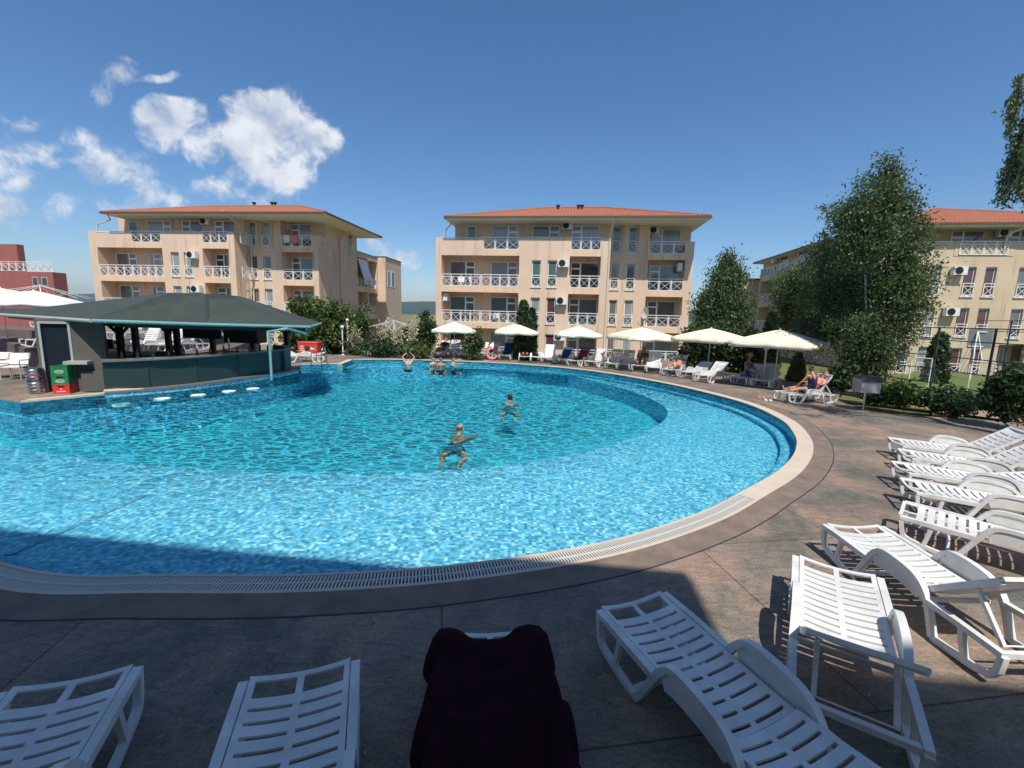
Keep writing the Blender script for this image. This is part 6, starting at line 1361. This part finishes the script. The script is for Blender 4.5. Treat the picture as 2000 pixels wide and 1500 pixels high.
# the couple on the near lounger: one stretched out, one sitting on the edge with her back to us
onlounger(FW, recline(40, knee=.05), 'person in pale blue shorts stretched out beside the woman in the navy swimsuit', hair='hair_brown', wear=[('pale_blue_shorts', 'trunks', 'lightblue'), ('top', 'shirt', 'redcloth')])
def sitback():
    return dict(pelvis=(.98, -.20, .46), chest=(1.0, -.17, .80), neck=(1.0, -.12, 1.00), head=(.98, -.05, 1.22), shl=(1.18, -.17, .92), shr=(.82, -.17, .92), ell=(1.27, -.05, .70), elr=(.72, -.08, .70), wrl=(1.22, .16, .58), wrr=(.66, .10, .52), hipl=(1.08, -.16, .44), hipr=(.88, -.16, .44), knl=(1.12, .26, .47), knr=(.84, .26, .47), anl=(1.12, .42, .10), anr=(.84, .42, .10), tol=(1.12, .56, .04), tor=(.84, .56, .04), face=(0, 1, 0))
w_ = onlounger(FW, sitback(), 'woman in a dark navy swimsuit sitting with her back to the camera', hair='hair_brown', hairlen=.02, wear=[('swimsuit', 'suit', 'navy')], female=True)
mb = MB(); mb.lathe([(.0, -.045), (.035, -.03), (.05, 0), (.035, .03), (0, .045)], 12, (.98, -.14, 1.20)); mb.build('hair_bun', M['hair_brown'], w_, True)
for q in (-1, 1):
    mb = MB(); mb.tube([(1.0+q*.05, -.275, .80), (1.0+q*.085, -.235, .92), (1.0+q*.08, -.17, .985)], .009, 6); mb.build('swimsuit_strap', M['navy'], w_)
# sandals and small things on the deck
for (px, py, c, lb) in ((1492, 778, 'redcloth', 'orange-red flip-flops on the deck by the printed-towel lounger'), (1505, 783, 'whitecloth', 'pale sandals on the deck beside the orange flip-flops'), (1243, 728.5, 'redcloth', 'small red flip-flops on the deck under the fourth parasol'), (901, 702, 'whitecloth', 'white sandals on the deck under the first parasol'), (952, 705.5, 'coping', 'cream sandals below the pink swim ring')):
    p = at(px, py); r = empty('sandals', (p.x, p.y, .0), R(70)); tag(r, lb, 'sandals', 'sandals left on the pool deck')
    for q in (0, .14): mb = MB(); mb.prism([(.13*cos(a), .045*sin(a)+q) for a in [2*pi*i/12 for i in range(12)]], .001, .02); mb.tube(spline([(.02, q-.04, .02), (.04, q, .05), (.02, q+.04, .02)], 3), .008, 5); mb.build('sandal', M[c], r)
p = at(961, 703.5); r = empty('swim_ring', (p.x, p.y, 0)); tag(r, 'pink inflatable swim ring leaning against the lounger by the rose bush', 'swim ring')
mb = MB(); mb.tube([(.30*cos(2*pi*i/24), .12+.10*sin(2*pi*i/24), .37+.29*sin(2*pi*i/24)) for i in range(25)], .075, 10); mb.build('ring', M['pinkrubber'], r, True); mb = MB(); mb.tube([(.07, .08, .10), (.10, .10, .02)], .012, 6); mb.build('valve', M['white'], r)

# ================================================================ fences, lamps, court
def lamp(px, py, zt, label, dx=.0, gr='white globe garden lamps', r_=.11):
    p = at(px, py); r = empty('garden_lamp', (p.x, p.y, 0)); tag(r, label, 'garden lamp', gr); mb = MB(); mb.tube([(0, 0, 0), (0, 0, zt)], .035, 8); mb.lathe([(.10, 0), (.10, .03), (.05, .06)], 12); mb.build('post', M['white'], r)
    mb = MB(); mb.tube([(0, 0, zt-.1), (dx*.5, 0, zt-.03), (dx, 0, zt+.02)], .02, 6); mb.build('arm', M['white'], r) if dx else None
    mb = MB(); mb.lathe([(.0, -r_), (r_*.6, -r_*.8), (r_, 0), (r_*.8, r_*.6), (r_*.4, r_*.92), (0, r_)], 16, (dx, 0, zt+r_)); mb.build('globe', M['globe'], r, True)
lamp(670, 693.5, 1.55, 'garden lamp with a white globe in front of the bushy tree', .0)
lamp(680, 692, 1.95, 'taller garden lamp just right of the shorter one by the bushy tree')
p_ = at(1489, 752); lamp(1489, 752, 1.42, 'garden lamp with a white globe just under the sixth parasol canopy')
def railfence(pts, h, label, npk=.12, m='darkmetal', name='fence'):
    r = empty(name, tuple(pts[0])); tag(r, label, 'fence'); o0 = Vector(pts[0]); mb = MB(); pm = MB()
    for a, b in zip(pts, pts[1:]):
        a = Vector(a)-o0; b = Vector(b)-o0; mb.bar(a+Vector((0, 0, h)), b+Vector((0, 0, h)), .04); mb.bar(a+Vector((0, 0, .12)), b+Vector((0, 0, .12)), .03); n = int((b-a).length/npk)
        for i in range(n+1): q = a.lerp(b, i/n); pm.bar(q+Vector((0, 0, .12)), q+Vector((0, 0, h)), .016)
    mb.build('rails', M[m], r); pm.build('pickets', M[m], r)
    for p in pts: mb = MB(); mb.bar(Vector(p)-o0, Vector(p)-o0+Vector((0, 0, h+.08)), .06); mb.build('post', M[m], r)
railfence([at(684, 689.5), at(715, 688.5), at(745, 688)], 1.15, 'dark picket fence between the lamps and the bare parasol frame')
# tall sports court fence
def court(px, label, y0_, Yf, gap=2.6, h=4.0):
    pts = px; r = empty('court_fence', tuple(pts[0])); tag(r, label, 'fence'); o0 = Vector(pts[0])
    for i, p in enumerate(pts): mb = MB(); mb.tube([Vector(p)-o0, Vector(p)-o0+Vector((0, 0, h))], .045, 8); mb.build('post', M['darkmetal'], r)
    for z_ in y0_:
        mb = MB()
        for a, b in zip(pts, pts[1:]): mb.tube([Vector(a)-o0+Vector((0, 0, z_)), Vector(b)-o0+Vector((0, 0, z_))], .022, 6)
        mb.build('rail', M['darkmetal'], r)
Z0 = -.30
fp = [at(1727, 748, Z0), at(1815, 762, Z0), at(1920, 783, Z0), at(2065, 808, Z0)]
court(fp, 'tall dark rail fence along the near side of the sports court', (.35, 1.0, 1.6, 2.3, 2.85), 0, h=2.88)
fb = [at(1775, 712, -.6), at(1858, 722, -.6), at(1955, 738, -.6), at(2060, 752, -.6)]
court(fb, 'farther tall dark fence at the back of the sports court', (1.0, 2.0, 3.0, 3.7), 0, h=3.72)
# basketball hoop from behind
p = at(1893, 742, -.5); r = empty('basketball_hoop', (p.x, p.y, -.5), R(-14)); tag(r, 'basketball hoop with a grey backboard and white brackets, seen from behind', 'basketball hoop'); k = p.y/FPX
zb = atY(1912, 681, p.y).z+.5; zt_ = atY(1912, 643, p.y).z+.5
mb = MB(); mb.box(-.1, 1.08, .5, .53, zb, zt_); mb.build('backboard', mat('grey_board', (.16, .17, .17), .5), r)
mb = MB(); mb.tube([(0, 0, 0), (0, 0, zb-.2)], .05, 8); mb.build('post', M['white'], r)
mb = MB()
for a, b in (((0, .0, zb-.25), (.28, .45, zt_-.15)), ((.45, .0, zb-.75), (.28, .45, zt_-.15)), ((.28, .45, zt_-.15), (.75, .49, zt_-.15)), ((-.1, .45, zb+.12), (.68, .49, zb+.12)), ((0, 0, zb-.75), (.55, 0, zb-.75))): mb.bar(a, b, .055)
mb.build('bracket', M['white'], r); mb = MB(); mb.tube([(.48+.22*cos(2*pi*i/20), .78+.22*sin(2*pi*i/20), zb+.15) for i in range(21)], .012, 6); mb.build('rim', M['red'], r)
def goal(pl, pr, z0, h, label, d=.9):
    a = at(*pl, z0); b = at(*pr, z0); r = empty('football_goal', tuple(a)); tag(r, label, 'football goal', 'white goals on the sports court'); q = b-a; n = Vector((-q.y, q.x, 0)).normalized()*d
    mb = MB(); mb.tube([(0, 0, 0), (0, 0, h)], .026, 8); mb.build('goal_post', M['white'], r); mb = MB(); mb.tube([q, q+Vector((0, 0, h))], .026, 8); mb.build('goal_post', M['white'], r); mb = MB(); mb.tube([(0, 0, h), q+Vector((0, 0, h))], .026, 8); mb.build('crossbar', M['white'], r)
    mb = MB()
    for i in range(13): c = q*(i/12); mb.bar(c+Vector((0, 0, h)), c+n, .006); 
    for j in range(8): t = j/7; mb.bar(Vector((0, 0, h*(1-t)))+n*t, q+Vector((0, 0, h*(1-t)))+n*t, .006)
    mb.build('net', M['greysteelpaint'], r)
goal((1773, 752), (1812, 757), -.45, 1.45, 'left white goal on the court, in front of the small conifer')
goal((1887, 772), (1932, 781), -.35, 1.5, 'right white goal on the court, behind the tall fence post')
# court turf and sandy path
mb = MB(); mb.sheet([(p.x, p.y) for p in (at(1800, 760, -.45), at(2400, 830, -.45), at(2300, 745, -.6), at(1800, 725, -.6))], 0)
tf = MB(); ps = [at(1735, 757, -.35), at(2500, 850, -.35), at(2400, 765, -.6), at(1790, 722, -.6)]; tf.add([(p.x, p.y, z) for p, z in zip(ps, (-.30, -.30, -.62, -.62))], [(0, 1, 2, 3)]); tf.build('court_turf', mat('pale_artificial_turf', (.13, .17, .06), .95, .1, var=(.10, .14, .045), vscale=2))['kind'] = 'structure'
tf = MB(); ps = [at(1610, 765, -.02), at(1700, 782, -.02), at(1850, 805, -.02), at(2050, 832, -.02), at(2050, 822, -.02), at(1850, 793, -.02), at(1700, 771, -.02), at(1610, 758, -.02)]
tf.add([(p.x, p.y, -.012) for p in ps], [(0, 1, 6, 7), (1, 2, 5, 6), (2, 3, 4, 5)]); tf.build('sandy_path', mat('pinkish_path', (.36, .25, .19), .95, .1, var=(.28, .20, .15), vscale=4))['kind'] = 'structure'
# litter bin
p = at(1685, 802); r = empty('litter_bin', (p.x, p.y, 0), R(-12)); tag(r, 'square grey litter bin on a single post beside the birch trunk', 'litter bin')
k = p.y/FPX; w_ = .50; mb = MB(); mb.tube([(0, 0, 0), (0, 0, .62)], .028, 8); mb.lathe([(.09, 0), (.09, .015)], 10); mb.build('post', M['steel'], r)
mb = MB(); mb.wall(-w_/2, w_/2, .58, .98, -w_/2, -w_/2+.015); mb.wall(-w_/2, w_/2, .58, .98, w_/2-.015, w_/2); mb.box(-w_/2, -w_/2+.015, -w_/2+.016, w_/2-.016, .58, .98); mb.box(w_/2-.015, w_/2, -w_/2+.016, w_/2-.016, .58, .98); mb.box(-w_/2+.016, w_/2-.016, -w_/2+.016, w_/2-.016, .60, .62); mb.build('bin_box', mat('zinc_sheet', (.42, .44, .46), .45, metal=.6, var=(.34, .36, .38), vscale=6), r)
mb = MB(); mb.box(-w_/2-.02, w_/2+.02, -w_/2-.02, w_/2+.02, .981, 1.05); mb.box(-w_/2-.02, w_/2+.02, -w_/2-.026, -w_/2-.021, .90, .98); mb.build('rim', M['darkmetal'], r)

# ================================================================ terrace behind the bar
TZ = .75
def slab(pts, z0, z1, name, m): mb = MB(); mb.prism([(p.x, p.y) for p in pts], z0, z1); o = mb.build(name, M[m], recalc=True); o['kind'] = 'structure'
T0 = [Vector((-60, 23.5, 0)), Vector((-26, 22.5, 0)), Vector((-17.2, 16.1, 0)), Vector((-12.6, 16.9, 0)), Vector((-13.2, 21, 0)), Vector((-16.5, 29, 0)), Vector((-24, 30.5, 0)), Vector((-60, 32, 0))]
slab(T0, -.3, TZ, 'raised_terrace', 'brownwall')
slab([Vector((-60, 26, 0)), Vector((-26, 24, 0)), Vector((-17.6, 18.2, 0)), Vector((-14.3, 18.6, 0)), Vector((-15.4, 25, 0)), Vector((-60, 31, 0))], TZ-.5, 1.15, 'upper_terrace', 'brownwall')
GL = 'white loungers on the terrace behind the bar'
tl = [(58, 704, 0, 72, 38, 'white lounger in side view left of the bar kiosk, behind the steel kegs'), (52, 676, TZ, 84, 42, 'white lounger on the terrace beside the round table at the left'), (70, 640, 1.15, 90, 6, 'topmost white lounger on the upper terrace, over the kiosk side'), (234, 691, TZ, 10, 62, 'white lounger with upright slatted back, left of the first bar posts'), (200, 665, 1.15, 30, 66, 'white lounger on the upper level, leftmost seen through the bar'), (283, 690, TZ, 14, 58, 'white lounger between the two leftmost bar posts'), (310, 688, TZ, 18, 60, 'white lounger just right of the second bar post'), (378, 694, 0, 30, 60, 'white lounger seen behind the dark screen in the bar'), (405, 696, 0, 26, 62, 'white lounger seen through the middle of the bar'), (520, 704, 0, 80, 8, 'white lounger lying flat behind the right end of the bar'), (556, 706, 0, 75, 12, 'white lounger just right of the last bar post')]
tl = [(at(a, b, z).x, at(a, b, z).y, az, an, z, lb) for a, b, z, az, an, lb in tl]
for (x, y, az, an, z, lb) in tl:
    lounger(Vector((x, y, z)), az, an, lb, GL, 'plastic')
# pool-side armchairs and a small table at the left edge
def armchair(x, y, rz, label, z=0, gr='white and grey armchairs at the left edge'):
    r = empty('armchair', (x, y, z), rz); tag(r, label, 'armchair', gr)
    for (a, b) in ((-.26, -.24), (.26, -.24), (-.26, .24), (.26, .24)): mb = MB(); mb.tube([(a, b, 0), (a*.96, b*.92, .42 if b < 0 else .42)], .018, 6); mb.build('leg', M['greysteelpaint'], r)
    mb = MB(); mb.box(-.24, .24, -.25, .23, .41, .44); mb.build('seat', M['whitecloth'], r)
    mb = MB(); mb.add([(-.24, .23, .48), (.24, .23, .48), (.24, .33, .86), (-.24, .33, .86), (-.24, .25, .48), (.24, .25, .48), (.24, .35, .86), (-.24, .35, .86)], [(0, 1, 2, 3), (7, 6, 5, 4), (0, 4, 5, 1), (3, 2, 6, 7), (0, 3, 7, 4), (1, 5, 6, 2)]); mb.build('backrest', M['whitecloth'], r)
    for q in (-1, 1): mb = MB(); mb.tube(spline([(.27*q, -.24, .42), (.28*q, -.27, .60), (.28*q, -.20, .66), (.28*q, .20, .65), (.27*q, .34, .86)], 4), .018, 6); mb.build('armrest', M['greysteelpaint'], r)
p = at(32, 740); armchair(p.x, p.y, R(20), 'white and grey armchair beside the steel kegs')
p = at(-4, 738); armchair(p.x, p.y, R(12), 'white and grey armchair cut off by the left edge of the picture')
p = at(20, 690); r = empty('round_table', (p.x, p.y, 0)); tag(r, 'round white table on the left, behind the armchairs', 'table'); mb = MB(); mb.lathe([(.0, .70), (.55, .70), (.56, .72), (.55, .74), (0, .745)], 28); mb.build('tabletop', M['white'], r); mb = MB(); mb.tube([(0, 0, 0), (0, 0, .7)], .035, 8); mb.lathe([(.26, 0), (.26, .03), (.04, .06)], 16); mb.build('pedestal', M['white'], r)

# washing over the top balcony rail of the left block
for i, (pa, pb, m_, lb) in enumerate(((553.5, 566, 'whitecloth', 'white towel hung to dry over a top floor balcony rail of the left block'), (568, 581, 'redcloth', 'reddish patterned towel hung beside the white one on the top floor balcony'))):
    u0_, u1_ = B1.U(pa, 463, B1.REC), B1.U(pb, 463, B1.REC); z = B1.L[3]+1.03; mb = MB(); n = 6
    for y_, zz in ((-.03, z-.62), (-.035, z-.3), (-.03, z), (.03, z+.03), (.09, z), (.10, z-.35)):
        for k in range(n+1): mb.V.append(Vector((u0_+(u1_-u0_)*k/n, B1.REC+y_+.012*sin(k*2.2+i), zz)))
    for j in range(5):
        for k in range(n): q = j*(n+1)+k; mb.F.append((q, q+1, q+n+2, q+n+1))
    o = mb.build('hanging_towel', M[m_], smooth=True); o.location = (B1.O.x, B1.O.y, 0); o.rotation_euler.z = B1.yaw; md = o.modifiers.new('t', 'SOLIDIFY'); md.thickness = .01; tag(o, lb, 'towel', 'washing on the balcony of the left block')

for (px, k, v, rz, lb) in ((874, 2, .55, -70, 'white chair behind the railing at the left end of the third-level balcony'), (897, 2, .6, 10, 'second white chair from the left on the third-level balcony'), (921, 2, .55, 80, 'white chair near the door of the left third-level balcony'), (958, 1, .6, -60, 'left white chair on the balcony above the second parasol'), (976, 1, .6, 70, 'right white chair on the balcony above the second parasol')):
    q = B2.O+B2.ex*B2.U(px)+B2.ey*v; armchair(q.x, q.y, B2.yaw+R(rz), lb, B2.L[k], 'white chairs on the balconies across the pool')
# ================================================================ air
hm = bpy.data.materials.new('haze_air'); hm.use_nodes = True; N = hm.node_tree.nodes; N.remove(N['Principled BSDF']); pv = N.new('ShaderNodeVolumePrincipled'); pv.inputs['Color'].default_value = (.75, .86, 1, 1); pv.inputs['Density'].default_value = .00012; pv.inputs['Anisotropy'].default_value = .3
hm.node_tree.links.new(pv.outputs[0], N['Material Output'].inputs['Volume'])
mb = MB(); mb.box(-6100, 6100, -3100, 6100, -3.0, 220); o = mb.build('haze', hm); o['kind'] = 'stuff'
